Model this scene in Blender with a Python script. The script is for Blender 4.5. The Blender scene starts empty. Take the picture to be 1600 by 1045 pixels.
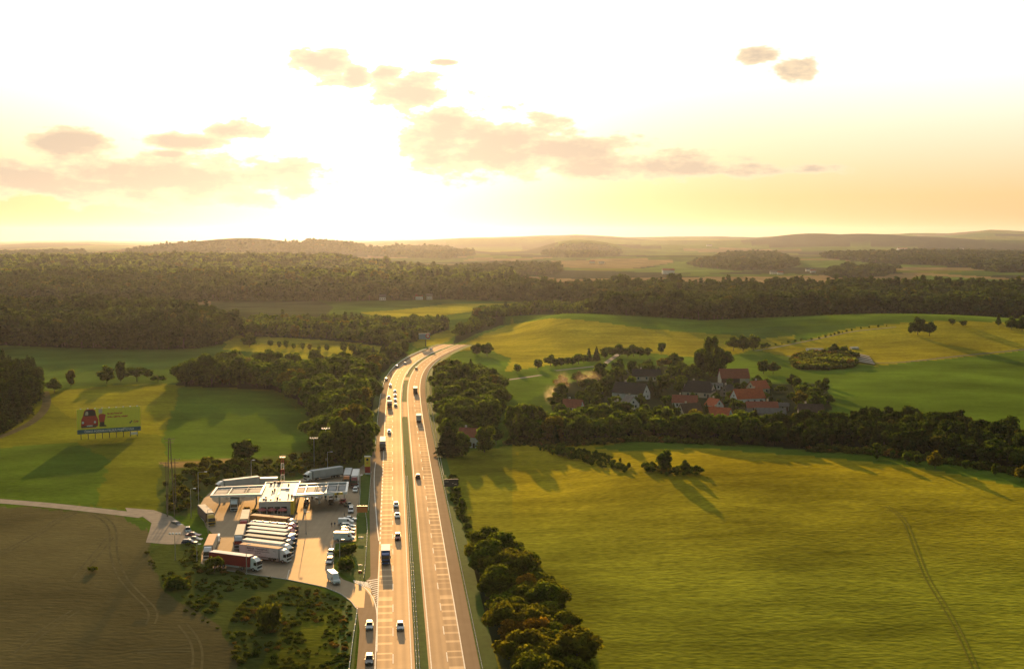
import bpy, bmesh, math, random, time
import numpy as np
from mathutils import Vector, Matrix
T0 = time.time()
S = bpy.context.scene
COL = S.collection
R = math.radians

# ------------------------------------------------------------------ camera, sky, sun, exposure
CAM_H = 92.0
FPX = 1860.0
PITCH = math.atan((522.5 - 372.0) / FPX)
cam = bpy.data.cameras.new('camera')
cam_o = bpy.data.objects.new('camera', cam)
COL.objects.link(cam_o)
S.camera = cam_o
cam.sensor_width = 36.0
cam.lens = 36.0 * FPX / 1600.0
cam.clip_start = 1.0
cam.clip_end = 120000.0
cam_o.location = (0, 0, CAM_H)
cam_o.rotation_euler = (R(90) - PITCH, 0, 0)

SUN_AZ = math.atan((560 - 800) / FPX)
SUN_EL = R(8.0)
world = bpy.data.worlds.new('World')
S.world = world
world.use_nodes = True
wn = world.node_tree


def nd(tree, kind, **kw):
    n = tree.nodes.new(kind)
    for k, v in kw.items():
        setattr(n, k, v)
    return n


def mth(tree, op, a, b=None, c=None, clamp=False):
    n = tree.nodes.new('ShaderNodeMath')
    n.operation = op
    n.use_clamp = clamp
    for i, v in enumerate((a, b, c)):
        if v is None:
            continue
        if isinstance(v, (int, float)):
            n.inputs[i].default_value = v
        else:
            tree.links.new(v, n.inputs[i])
    return n.outputs[0]


def mixc(tree, fac, a, b, blend='MIX'):
    n = tree.nodes.new('ShaderNodeMix')
    n.data_type = 'RGBA'
    n.blend_type = blend
    for s, v in ((n.inputs[0], fac), (n.inputs[6], a), (n.inputs[7], b)):
        if isinstance(v, (int, float)):
            s.default_value = v
        elif isinstance(v, tuple):
            s.default_value = (*v, 1) if len(v) == 3 else v
        else:
            tree.links.new(v, s)
    return n.outputs[2]


bg = wn.nodes['Background']
sky = nd(wn, 'ShaderNodeTexSky', sky_type='NISHITA', sun_disc=False)
sky.sun_elevation = SUN_EL
sky.sun_rotation = SUN_AZ
sky.altitude = 300
sky.dust_density = 3.0
SKY_STRENGTH = 0.10
bg.inputs[1].default_value = SKY_STRENGTH
# clouds, laid out by bearing and elevation
tc = nd(wn, 'ShaderNodeTexCoord')
sx = nd(wn, 'ShaderNodeSeparateXYZ')
wn.links.new(tc.outputs['Generated'], sx.inputs[0])
az = mth(wn, 'ARCTAN2', sx.outputs[0], sx.outputs[1])
el = mth(wn, 'ARCSINE', sx.outputs[2])
cmb = nd(wn, 'ShaderNodeCombineXYZ')
wn.links.new(mth(wn, 'MULTIPLY', az, 1.0), cmb.inputs[0])
wn.links.new(mth(wn, 'MULTIPLY', el, 2.4), cmb.inputs[1])
cn = nd(wn, 'ShaderNodeTexNoise')
cn.inputs['Scale'].default_value = 24.0
cn.inputs['Detail'].default_value = 9.0
cn.inputs['Roughness'].default_value = 0.62
wn.links.new(cmb.outputs[0], cn.inputs['Vector'])
cn2 = nd(wn, 'ShaderNodeTexNoise')
cn2.inputs['Scale'].default_value = 7.0
cn2.inputs['Detail'].default_value = 4.0
wn.links.new(cmb.outputs[0], cn2.inputs['Vector'])
# (x, y, half width, half height) of each cloud bank as seen from the viewpoint, turned into bearings here
CLOUDS = [(513, 110, 48, 38), (560, 124, 30, 22), (606, 118, 32, 20), (652, 146, 80, 32), (690, 215, 84, 62),
          (775, 230, 150, 60), (870, 238, 140, 36), (990, 262, 200, 26), (110, 235, 90, 24), (290, 228, 80, 14),
          (372, 210, 56, 18), (250, 284, 300, 48), (40, 288, 200, 34), (1175, 98, 40, 15), (1238, 119, 38, 19),
          (1180, 268, 160, 12), (700, 103, 26, 5), (268, 248, 36, 7)]
best = None
for (cx, cy, cw, ch) in CLOUDS:
    a0 = math.atan((cx - 800) / FPX)
    e0 = math.atan((372 - cy) / FPX)
    dx = mth(wn, 'MULTIPLY', mth(wn, 'SUBTRACT', az, a0), FPX / cw)
    dy = mth(wn, 'MULTIPLY', mth(wn, 'SUBTRACT', el, e0), FPX / ch)
    q = mth(wn, 'SQRT', mth(wn, 'ADD', mth(wn, 'MULTIPLY', dx, dx), mth(wn, 'MULTIPLY', dy, dy)))
    q = mth(wn, 'SUBTRACT', 1.0, q)
    if cx > 1150:      # the thin small clouds away from the sun
        q = mth(wn, 'MINIMUM', q, 0.5)
    best = q if best is None else mth(wn, 'MAXIMUM', best, q)
# a thin scatter of the same cloud all round the sky
rest = mth(wn, 'MULTIPLY', mth(wn, 'SUBTRACT', cn2.outputs[0], 0.62), 5.0)
rest = mth(wn, 'SUBTRACT', rest, mth(wn, 'MULTIPLY', mth(wn, 'LESS_THAN', mth(wn, 'ABSOLUTE', az), 0.55), 9.0))
best = mth(wn, 'MAXIMUM', best, rest)
cmask = mth(wn, 'ADD', mth(wn, 'MULTIPLY', best, 1.35), mth(wn, 'MULTIPLY', mth(wn, 'SUBTRACT', cn.outputs[0], 0.50), 3.4))
mr = nd(wn, 'ShaderNodeMapRange', interpolation_type='SMOOTHSTEP')
mr.inputs['From Min'].default_value = 0.0
mr.inputs['From Max'].default_value = 0.40
mr.inputs['To Max'].default_value = 0.97
wn.links.new(cmask, mr.inputs[0])
K = 1.0 / SKY_STRENGTH
# high thin veil that evens out the clear sky
dsun = nd(wn, 'ShaderNodeVectorMath', operation='DOT_PRODUCT')
wn.links.new(tc.outputs['Generated'], dsun.inputs[0])
SUNV = Vector((math.sin(SUN_AZ) * math.cos(SUN_EL), math.cos(SUN_AZ) * math.cos(SUN_EL), math.sin(SUN_EL)))
dsun.inputs[1].default_value = SUNV
smr = nd(wn, 'ShaderNodeMapRange', interpolation_type='SMOOTHSTEP')
smr.inputs['From Min'].default_value = 0.25
smr.inputs['From Max'].default_value = 0.85
wn.links.new(dsun.outputs['Value'], smr.inputs[0])
side = smr.outputs[0]
elr = nd(wn, 'ShaderNodeValToRGB')
wn.links.new(mth(wn, 'MULTIPLY', el, 3.0, clamp=True), elr.inputs[0])
cr = elr.color_ramp
cr.elements[0].position = 0.0
cr.elements[0].color = (0.52, 0.31, 0.12, 1)
cr.elements[1].position = 0.85
cr.elements[1].color = (1.15, 1.12, 1.05, 1)
for p_, c_ in ((0.10, (0.62, 0.42, 0.19)), (0.26, (0.76, 0.65, 0.47)), (0.40, (0.88, 0.84, 0.78))):
    e_ = cr.elements.new(p_)
    e_.color = (*c_, 1)
veil = mixc(wn, 1.0, elr.outputs[0], (K, K, K), 'MULTIPLY')
dark = mixc(wn, 1.0, sky.outputs[0], (0.95, 1.0, 0.80), 'MULTIPLY')
mixed = mixc(wn, mth(wn, 'MULTIPLY', side, 0.97), dark, veil)
# the glow round the hidden sun
glow = mth(wn, 'POWER', mth(wn, 'MAXIMUM', dsun.outputs['Value'], 0.0), 90.0)
gl = nd(wn, 'ShaderNodeVectorMath', operation='SCALE')
gl.inputs[0].default_value = (1.3 * K, 1.15 * K, 0.85 * K)
wn.links.new(glow, gl.inputs['Scale'])
mixed = mixc(wn, 1.0, mixed, gl.outputs[0], 'ADD')
core = nd(wn, 'ShaderNodeMapRange', interpolation_type='SMOOTHSTEP')
core.inputs['From Min'].default_value = 0.2
core.inputs['From Max'].default_value = 1.05
wn.links.new(cmask, core.inputs[0])
ccol = mixc(wn, core.outputs[0], (0.72 * K, 0.56 * K, 0.36 * K), (0.47 * K, 0.37 * K, 0.28 * K))
gl2 = nd(wn, 'ShaderNodeVectorMath', operation='SCALE')
gl2.inputs[0].default_value = (0.12 * K, 0.08 * K, 0.04 * K)
wn.links.new(glow, gl2.inputs['Scale'])
ccol = mixc(wn, 1.0, ccol, gl2.outputs[0], 'ADD')
final = mixc(wn, mr.outputs[0], mixed, ccol)
wn.links.new(final, bg.inputs[0])

sun = bpy.data.lights.new('sun', 'SUN')
sun.energy = 5.0
sun.angle = R(0.5)
sun.color = (1.0, 0.60, 0.25)
sun_o = bpy.data.objects.new('sun', sun)
COL.objects.link(sun_o)
sun_o.rotation_euler = SUNV.to_track_quat('Z', 'Y').to_euler()
sun_o.location = (0, 0, 400)

S.view_settings.view_transform = 'Standard'
S.view_settings.look = 'None'
S.view_settings.exposure = 0.5
S.view_settings.gamma = 1.0
S.view_settings.use_curve_mapping = False
S.cycles.use_denoising = True
S.cycles.max_bounces = 6
S.cycles.diffuse_bounces = 2
S.cycles.glossy_bounces = 2
S.cycles.transmission_bounces = 3
S.cycles.volume_bounces = 0
S.cycles.volume_step_rate = 1.0
S.cycles.volume_max_steps = 64

rng = np.random.default_rng(7)
rnd = random.Random(11)

# ------------------------------------------------------------------ the land: heights, and where a line of sight meets it
UPV = (0.0, math.sin(PITCH), math.cos(PITCH))
FW = (0.0, math.cos(PITCH), -math.sin(PITCH))


def ray(px, py):
    x = (px - 800.0) / FPX
    y = -(py - 522.5) / FPX
    return (x, FW[1] + y * UPV[1], FW[2] + y * UPV[2])


def flat(px, py, z=0.0):
    d = ray(px, py)
    t = (z - CAM_H) / d[2]
    return (d[0] * t, d[1] * t)


def XofP(px, Y):
    return (px - 800.0) / FPX * Y / math.cos(PITCH) * 1.0


def smst(a, b, x):
    t = np.clip((x - a) / (b - a), 0, 1)
    return t * t * (3 - 2 * t)


# the highway reference line (dashed line of the near-side carriageway), as it curves off to the right
ref_px = [(614.2, 1045), (614.0, 960), (613.9, 892), (613.7, 800), (613.5, 721), (613.2, 663), (613.2, 630), (613.9, 605),
          (615.6, 590), (620, 577), (628, 567.5), (640, 558.8), (657, 551), (674, 545), (702, 538)]
ref = np.array([flat(*p) for p in ref_px])
d0 = (ref[0] - ref[4]) / np.linalg.norm(ref[0] - ref[4])
ref = np.vstack([ref[0] + d0 * 500, ref[0] + d0 * 200, ref])


def resample(pts, step):
    pts = np.asarray(pts, float)
    seg = np.r_[0, np.cumsum(np.linalg.norm(np.diff(pts, axis=0), axis=1))]
    n = max(2, int(seg[-1] / step) + 1)
    s = np.linspace(0, seg[-1], n)
    return np.c_[np.interp(s, seg, pts[:, 0]), np.interp(s, seg, pts[:, 1])]


def smooth(p, k, it):
    for _ in range(it):
        q = p.copy()
        q[k:-k] = (p[:-2 * k] + p[k:-k] * 2 + p[2 * k:]) / 4
        p = q
    return p


road = smooth(resample(ref, 4.0), 4, 60)
road = smooth(road, 1, 10)


def normals(p):
    t = np.gradient(p, axis=0)
    t /= np.linalg.norm(t, axis=1)[:, None]
    return np.c_[t[:, 1], -t[:, 0]]


rn = normals(road)      # points to the right when going away from the viewer


def offs(o, i0=0, i1=None):
    o = np.broadcast_to(np.asarray(o, float), (len(road),))
    return (road + rn * o[:, None])[i0:i1]


road_s = np.r_[0, np.cumsum(np.linalg.norm(np.diff(road, axis=0), axis=1))]


def road_i(py):
    """index of the road station seen at height py"""
    Y = flat(613, py)[1]
    return int(np.argmin(np.abs(road[:, 1] - Y)))


BUMPS = [  # (px, distance, height, sideways sigma, depth sigma)
    (885, 1160, 16, 92, 100), (1510, 1110, 15.0, 135, 110), (1290, 1160, 7, 110, 90),
    (1270, 430, 5.5, 170, 75), (180, 700, 3.0, 90, 55),
    (130, 1340, 11, 250, 100), (200, 2060, 12, 480, 190), (1300, 1900, 10, 500, 180),
    (100, 3200, 15, 560, 330), (380, 3300, 13, 400, 330), (600, 3600, 5, 260, 330),
    (330, 6300, 52, 320, 420), (420, 6500, 54, 240, 420), (530, 6300, 38, 140, 320), (250, 6300, 18, 300, 300),
    (640, 7200, 28, 170, 300), (715, 7300, 22, 150, 300), (600, 7400, 20, 170, 300),
    (900, 7600, 58, 170, 340), (950, 7600, 26, 130, 340), (870, 7600, 18, 120, 340),
    (1130, 5200, 14, 330, 300), (1460, 5000, 16, 420, 330), (1350, 7600, 22, 700, 500), (1010, 9000, 30, 500, 600),
    (30, 7600, 16, 700, 400), (1500, 9500, 50, 900, 800), (1250, 10500, 60, 700, 700), (840, 11500, 60, 900, 700)]
RIMX = [-6000, -400, 0, 60, 140, 220, 300, 400, 560, 640, 720, 800, 870, 900, 960, 1010, 1100, 1180, 1240, 1300, 1360, 1420, 1480, 1545, 1600, 1700, 6000]
RIMY = [378, 380, 383, 380, 379, 382, 381, 380, 379, 376, 371.5, 371, 368, 366.5, 369, 371, 369.5, 370.5, 369, 367.5, 366.5, 364.5, 364.5, 359.5, 362, 363, 366]


def H(X, Y):
    X = np.asarray(X, float)
    Y = np.asarray(Y, float)
    h = np.zeros(np.broadcast(X, Y).shape)
    rx = np.interp(Y, road[:, 1], road[:, 0])
    m = np.where(Y < 1250, smst(35, 110, np.abs(X - rx)), 1.0)
    for (px, d, hh, sl, sd) in BUMPS:
        cx = XofP(px, d)
        g = hh * np.exp(-((X - cx) / sl) ** 2 * 0.5 - ((Y - d) / sd) ** 2 * 0.5)
        h += g * (m if d < 1250 else 1.0)
    far = smst(1900, 5000, Y)
    h += far * (3.5 * np.sin(X / 610 + 1.3) * np.sin(Y / 830 + .4) + 2.5 * np.sin(X / 270 + Y / 410) + 2 * np.sin(X / 190 - Y / 330 + 2))
    px = 800 + FPX * X / np.maximum(Y, 50)
    for (dist, scale, dpy) in ((16000, 1.0, 0.0),):
        crest = CAM_H + (372 - np.interp(px, RIMX, RIMY)) / FPX * dist
        rough = 7 * np.sin(X / 330 + 1) + 5 * np.sin(X / 140) + 3 * np.sin(X / 71 + 2)
        h += smst(8500, dist, Y) * (crest + rough * 0.5) * (1 - 0.25 * smst(dist + 200, dist + 3000, Y))
    # lower spurs in front of the far ridge
    w = smst(7500, 9500, Y) * (1 - smst(11500, 14000, Y)) * smst(780, 1300, px)
    h += w * (22 + 16 * np.sin(X / 420 + 0.7) + 10 * np.sin(X / 173 + Y / 600))
    return h


_TS = np.exp(np.linspace(math.log(180), math.log(40000), 1800))


def G(px, py, far=False):
    """point of the land seen at (px, py) of the photograph"""
    d = ray(px, py)
    if py > 1400:
        py = 1400
    Y = _TS * d[1]
    X = _TS * d[0]
    Z = CAM_H + _TS * d[2]
    hh = H(X, Y)
    below = np.nonzero(Z < hh)[0]
    if len(below) == 0:
        i = len(_TS) - 1
        return Vector((X[i], Y[i], hh[i]))
    i = int(below[-1] if False else below[0])
    if i == 0:
        t = (0 - CAM_H) / d[2]
        return Vector((d[0] * t, d[1] * t, 0.0))
    a, b = Z[i - 1] - hh[i - 1], hh[i] - Z[i]
    f = a / (a + b + 1e-9)
    x = X[i - 1] + (X[i] - X[i - 1]) * f
    y = Y[i - 1] + (Y[i] - Y[i - 1]) * f
    return Vector((x, y, float(H(x, y))))


def poly(pts, plane=False):
    if plane:
        return np.array([flat(*p) for p in pts])
    return np.array([G(*p)[:2] for p in pts])


def inside(P, X, Y):
    r = np.zeros(X.shape, bool)
    bb = (X >= P[:, 0].min()) & (X <= P[:, 0].max()) & (Y >= P[:, 1].min()) & (Y <= P[:, 1].max())
    idx = np.nonzero(bb)[0]
    if len(idx) == 0:
        return r
    x = X[idx]
    y = Y[idx]
    c = np.zeros(len(idx), bool)
    n = len(P)
    j = n - 1
    for i in range(n):
        xi, yi = P[i]
        xj, yj = P[j]
        if yi != yj:
            c ^= ((yi > y) != (yj > y)) & (x < (xj - xi) * (y - yi) / (yj - yi) + xi)
        j = i
    r[idx] = c
    return r


def vnoise(X, Y, s, seed=0):
    """cheap smooth value noise, 0..1"""
    g = np.random.default_rng(seed).random((128, 128))
    x = X / s
    y = Y / s
    xi = np.floor(x).astype(int)
    yi = np.floor(y).astype(int)
    fx = x - xi
    fy = y - yi
    fx = fx * fx * (3 - 2 * fx)
    fy = fy * fy * (3 - 2 * fy)
    a = g[xi % 128, yi % 128]
    b = g[(xi + 1) % 128, yi % 128]
    c = g[xi % 128, (yi + 1) % 128]
    d = g[(xi + 1) % 128, (yi + 1) % 128]
    return (a * (1 - fx) + b * fx) * (1 - fy) + (c * (1 - fx) + d * fx) * fy


# ------------------------------------------------------------------ materials
MATS = {}


def simple(name, col, rough=0.6, metal=0.0, spec=0.5, vary=0.0, scale=1.0, bump=0.0, emis=None):
    if name in MATS:
        return MATS[name]
    m = bpy.data.materials.new(name)
    m.use_nodes = True
    t = m.node_tree
    b = t.nodes['Principled BSDF']
    b.inputs['Base Color'].default_value = (*col, 1)
    b.inputs['Roughness'].default_value = rough
    b.inputs['Metallic'].default_value = metal
    b.inputs['Specular IOR Level'].default_value = spec
    geo = nd(t, 'ShaderNodeNewGeometry')
    n = nd(t, 'ShaderNodeTexNoise')
    n.inputs['Scale'].default_value = scale
    n.inputs['Detail'].default_value = 5
    t.links.new(geo.outputs['Position'], n.inputs['Vector'])
    v = vary if vary else 0.12
    f = mth(t, 'MULTIPLY_ADD', mth(t, 'SUBTRACT', n.outputs[0], 0.5), 2 * v * 2, 1.0)
    sc = nd(t, 'ShaderNodeVectorMath', operation='SCALE')
    sc.inputs[0].default_value = col
    t.links.new(f, sc.inputs['Scale'])
    t.links.new(sc.outputs[0], b.inputs['Base Color'])
    if bump:
        bp = nd(t, 'ShaderNodeBump')
        bp.inputs['Strength'].default_value = bump
        t.links.new(n.outputs[0], bp.inputs['Height'])
        t.links.new(bp.outputs[0], b.inputs['Normal'])
    MATS[name] = m
    return m


def land_material():
    m = bpy.data.materials.new('land')
    m.use_nodes = True
    t = m.node_tree
    b = t.nodes['Principled BSDF']
    at = nd(t, 'ShaderNodeAttribute', attribute_name='Col')
    geo = nd(t, 'ShaderNodeNewGeometry')
    mp = nd(t, 'ShaderNodeMapping')
    mp.inputs['Rotation'].default_value = (0, 0, R(14))
    mp.inputs['Scale'].default_value = (0.03, 0.11, 0.1)
    t.links.new(geo.outputs['Position'], mp.inputs[0])
    n1 = nd(t, 'ShaderNodeTexNoise')
    n1.inputs['Scale'].default_value = 1.0
    n1.inputs['Detail'].default_value = 6
    n1.inputs['Roughness'].default_value = 0.65
    t.links.new(mp.outputs[0], n1.inputs['Vector'])
    n2 = nd(t, 'ShaderNodeTexNoise')
    n2.inputs['Scale'].default_value = 0.018
    n2.inputs['Detail'].default_value = 4
    t.links.new(geo.outputs['Position'], n2.inputs['Vector'])
    mp3 = nd(t, 'ShaderNodeMapping')
    mp3.inputs['Rotation'].default_value = (0, 0, R(10))
    mp3.inputs['Scale'].default_value = (0.42, 0.75, 1)
    t.links.new(geo.outputs['Position'], mp3.inputs[0])
    n3 = nd(t, 'ShaderNodeTexNoise')
    n3.inputs['Scale'].default_value = 1.0
    n3.inputs['Detail'].default_value = 5
    t.links.new(mp3.outputs[0], n3.inputs['Vector'])
    amp = mth(t, 'MULTIPLY_ADD', at.outputs['Alpha'], 2.2, 0.0, clamp=False)
    amp = mth(t, 'MINIMUM', amp, 1.15)
    f = mth(t, 'MULTIPLY_ADD', mth(t, 'MULTIPLY', mth(t, 'SUBTRACT', n1.outputs[0], 0.5), amp), 1.3, 1.0)
    f = mth(t, 'MULTIPLY', f, mth(t, 'MULTIPLY_ADD', mth(t, 'SUBTRACT', n2.outputs[0], 0.5), 1.7, 1.0))
    f = mth(t, 'MULTIPLY', f, mth(t, 'MULTIPLY_ADD', mth(t, 'MULTIPLY', mth(t, 'SUBTRACT', n3.outputs[0], 0.5), amp), 1.3, 1.0))
    f = mth(t, 'MAXIMUM', f, 0.25)
    sc = nd(t, 'ShaderNodeVectorMath', operation='SCALE')
    t.links.new(at.outputs['Color'], sc.inputs[0])
    t.links.new(f, sc.inputs['Scale'])
    t.links.new(sc.outputs[0], b.inputs['Base Color'])
    b.inputs['Roughness'].default_value = 0.95
    b.inputs['Specular IOR Level'].default_value = 0.0
    # tall grass seen against the light: a tinted sheen of blade edges
    b.inputs['Sheen Roughness'].default_value = 0.55
    t.links.new(mth(t, 'MULTIPLY', at.outputs['Alpha'], mth(t, 'MULTIPLY_ADD', mth(t, 'SUBTRACT', f, 1.0), 0.85, 1.0)), b.inputs['Sheen Weight'])
    st = nd(t, 'ShaderNodeVectorMath', operation='SCALE')
    sat = nd(t, 'ShaderNodeHueSaturation')
    sat.inputs['Saturation'].default_value = 1.12
    t.links.new(at.outputs['Color'], sat.inputs['Color'])
    t.links.new(sat.outputs[0], st.inputs[0])
    st.inputs['Scale'].default_value = 3.6
    t.links.new(st.outputs[0], b.inputs['Sheen Tint'])
    bp = nd(t, 'ShaderNodeBump')
    bp.inputs['Strength'].default_value = 0.5
    bp.inputs['Distance'].default_value = 0.6
    t.links.new(n3.outputs[0], bp.inputs['Height'])
    t.links.new(bp.outputs[0], b.inputs['Normal'])
    return m


def asphalt(name, col, rough, gloss=.13):
    m = bpy.data.materials.new(name)
    m.use_nodes = True
    t = m.node_tree
    b = t.nodes['Principled BSDF']
    geo = nd(t, 'ShaderNodeNewGeometry')
    n = nd(t, 'ShaderNodeTexNoise')
    n.inputs['Scale'].default_value = 0.25
    n.inputs['Detail'].default_value = 6
    t.links.new(geo.outputs['Position'], n.inputs['Vector'])
    # long wear streaks along the road (the uv runs across and along it)
    uv = nd(t, 'ShaderNodeUVMap', uv_map='UVMap')
    mp = nd(t, 'ShaderNodeMapping')
    mp.inputs['Scale'].default_value = (0.9, 0.012, 1)
    t.links.new(uv.outputs[0], mp.inputs[0])
    n2 = nd(t, 'ShaderNodeTexNoise')
    n2.inputs['Scale'].default_value = 1.0
    n2.inputs['Detail'].default_value = 4
    t.links.new(mp.outputs[0], n2.inputs['Vector'])
    f = mth(t, 'MULTIPLY_ADD', mth(t, 'SUBTRACT', n.outputs[0], 0.5), 0.7, 1.0)
    f = mth(t, 'MULTIPLY', f, mth(t, 'MULTIPLY_ADD', mth(t, 'SUBTRACT', n2.outputs[0], 0.5), 0.8, 1.0))
    sc = nd(t, 'ShaderNodeVectorMath', operation='SCALE')
    sc.inputs[0].default_value = col
    t.links.new(f, sc.inputs['Scale'])
    t.links.new(sc.outputs[0], b.inputs['Base Color'])
    t.links.new(mth(t, 'MULTIPLY_ADD', mth(t, 'SUBTRACT', n2.outputs[0], 0.5), -0.25, rough), b.inputs['Roughness'])
    b.inputs['Specular IOR Level'].default_value = 0.0
    gs = nd(t, 'ShaderNodeBsdfGlossy')
    gs.inputs['Color'].default_value = (1.0, 0.82, 0.56, 1)
    gs.inputs['Roughness'].default_value = rough
    mxs = nd(t, 'ShaderNodeMixShader')
    mxs.inputs[0].default_value = gloss
    t.links.new(b.outputs[0], mxs.inputs[1])
    t.links.new(gs.outputs[0], mxs.inputs[2])
    t.links.new(mxs.outputs[0], t.nodes['Material Output'].inputs[0])
    n4 = nd(t, 'ShaderNodeTexNoise')
    n4.inputs['Scale'].default_value = 9.0
    t.links.new(geo.outputs['Position'], n4.inputs['Vector'])
    bp = nd(t, 'ShaderNodeBump')
    bp.inputs['Strength'].default_value = 0.25
    bp.inputs['Distance'].default_value = 0.02
    t.links.new(n4.outputs[0], bp.inputs['Height'])
    t.links.new(bp.outputs[0], b.inputs['Normal'])
    MATS[name] = m
    return m


def leaf_material(name, c1, c2, c3, trans=0.45):
    m = bpy.data.materials.new(name)
    m.use_nodes = True
    t = m.node_tree
    oi = nd(t, 'ShaderNodeObjectInfo')
    geo = nd(t, 'ShaderNodeNewGeometry')
    base = mixc(t, oi.outputs['Random'], c1, c2)
    # a few turning trees
    turn = mth(t, 'GREATER_THAN', mth(t, 'FRACT', mth(t, 'MULTIPLY', oi.outputs['Random'], 7.31)), 0.94)
    base = mixc(t, turn, base, c3)
    n = nd(t, 'ShaderNodeTexNoise')
    n.inputs['Scale'].default_value = 0.45
    n.inputs['Detail'].default_value = 3
    t.links.new(geo.outputs['Position'], n.inputs['Vector'])
    f = mth(t, 'MULTIPLY_ADD', mth(t, 'SUBTRACT', n.outputs[0], 0.5), 1.8, 1.0)
    f = mth(t, 'MULTIPLY', f, mth(t, 'MULTIPLY_ADD', geo.outputs['Random Per Island'], 0.7, 0.65))
    sc = nd(t, 'ShaderNodeVectorMath', operation='SCALE')
    t.links.new(base, sc.inputs[0])
    t.links.new(f, sc.inputs['Scale'])
    df = nd(t, 'ShaderNodeBsdfDiffuse')
    tr = nd(t, 'ShaderNodeBsdfTranslucent')
    t.links.new(sc.outputs[0], df.inputs[0])
    warm = mixc(t, 1.0, sc.outputs[0], (2.9, 2.7, 0.7), 'MULTIPLY')
    t.links.new(warm, tr.inputs[0])
    mx = nd(t, 'ShaderNodeMixShader')
    mx.inputs[0].default_value = trans
    t.links.new(df.outputs[0], mx.inputs[1])
    t.links.new(tr.outputs[0], mx.inputs[2])
    t.links.new(mx.outputs[0], t.nodes['Material Output'].inputs[0])
    t.nodes.remove(t.nodes['Principled BSDF'])
    MATS[name] = m
    return m


def roof_mat(name, col):
    if name in MATS:
        return MATS[name]
    m = simple(name, col, 0.85, vary=0.22, scale=0.8, spec=0.2)
    t = m.node_tree
    b = t.nodes['Principled BSDF']
    tcn = nd(t, 'ShaderNodeTexCoord')
    wv = nd(t, 'ShaderNodeTexWave')
    wv.bands_direction = 'Z'
    wv.inputs['Scale'].default_value = 1.4
    wv.inputs['Distortion'].default_value = 0.4
    t.links.new(tcn.outputs['Object'], wv.inputs['Vector'])
    bp = nd(t, 'ShaderNodeBump')
    bp.inputs['Strength'].default_value = 0.5
    bp.inputs['Distance'].default_value = 0.06
    t.links.new(wv.outputs[0], bp.inputs['Height'])
    t.links.new(bp.outputs[0], b.inputs['Normal'])
    return m


# ------------------------------------------------------------------ mesh helpers
def tag(o, label=None, cat=None, group=None, kind=None):
    for k, v in (('label', label), ('category', cat), ('group', group), ('kind', kind)):
        if v:
            o[k] = v
    return o


def empty(name, loc, rz=0.0):
    o = bpy.data.objects.new(name, None)
    COL.objects.link(o)
    o.location = loc
    o.rotation_euler = (0, 0, rz)
    o.empty_display_size = 0.5
    return o


def mesh_obj(name, verts, faces, mat, parent=None, mats=None, fm=None, smooth_=False):
    me = bpy.data.meshes.new(name)
    me.from_pydata([tuple(v) for v in verts], [], faces)
    for x in (mats or [mat]):
        me.materials.append(x)
    if fm:
        me.polygons.foreach_set('material_index', fm)
    if smooth_:
        me.polygons.foreach_set('use_smooth', [True] * len(me.polygons))
    me.update()
    o = bpy.data.objects.new(name, me)
    COL.objects.link(o)
    if parent is not None:
        o.parent = parent
    return o


class MB:
    def __init__(s):
        s.v = []
        s.f = []

    def box(s, x0, x1, y0, y1, z0, z1):
        n = len(s.v)
        s.v += [(x, y, z) for x in (x0, x1) for y in (y0, y1) for z in (z0, z1)]
        s.f += [tuple(n + i for i in q) for q in ((0, 1, 3, 2), (4, 6, 7, 5), (0, 4, 5, 1), (2, 3, 7, 6), (0, 2, 6, 4), (1, 5, 7, 3))]
        return s

    def hexa(s, bot, top):
        """two quads, bottom and top, four corners each (counter-clockwise from above)"""
        n = len(s.v)
        s.v += list(bot) + list(top)
        s.f += [(n + 3, n + 2, n + 1, n), (n + 4, n + 5, n + 6, n + 7)]
        for i in range(4):
            j = (i + 1) % 4
            s.f.append((n + i, n + j, n + 4 + j, n + 4 + i))
        return s

    def prism(s, prof, x0, x1, inset=None):
        """profile of (y, z) points, pushed from x0 to x1"""
        n = len(s.v)
        k = len(prof)
        ins = inset or [0] * k
        s.v += [(x0 + ins[i], p[0], p[1]) for i, p in enumerate(prof)] + [(x1 - ins[i], p[0], p[1]) for i, p in enumerate(prof)]
        s.f += [tuple(range(n, n + k)), tuple(range(n + 2 * k - 1, n + k - 1, -1))]
        for i in range(k):
            j = (i + 1) % k
            s.f.append((n + j, n + i, n + k + i, n + k + j))
        return s

    def cyl(s, p0, p1, r0, r1=None, k=8, cap=True):
        r1 = r0 if r1 is None else r1
        p0 = Vector(p0)
        p1 = Vector(p1)
        d = (p1 - p0).normalized()
        a = d.orthogonal().normalized()
        b = d.cross(a)
        n = len(s.v)
        for (p, r) in ((p0, r0), (p1, r1)):
            for i in range(k):
                t = 2 * math.pi * i / k
                s.v.append(tuple(p + a * math.cos(t) * r + b * math.sin(t) * r))
        for i in range(k):
            j = (i + 1) % k
            s.f.append((n + i, n + j, n + k + j, n + k + i))
        if cap:
            s.f += [tuple(range(n + k - 1, n - 1, -1)), tuple(range(n + k, n + 2 * k))]
        return s

    def quad(s, *p):
        n = len(s.v)
        s.v += list(p)
        s.f.append(tuple(range(n, n + len(p))))
        return s

    def build(s, name, mat, parent=None, smooth_=False):
        return mesh_obj(name, s.v, s.f, mat, parent, smooth_=smooth_)


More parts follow.
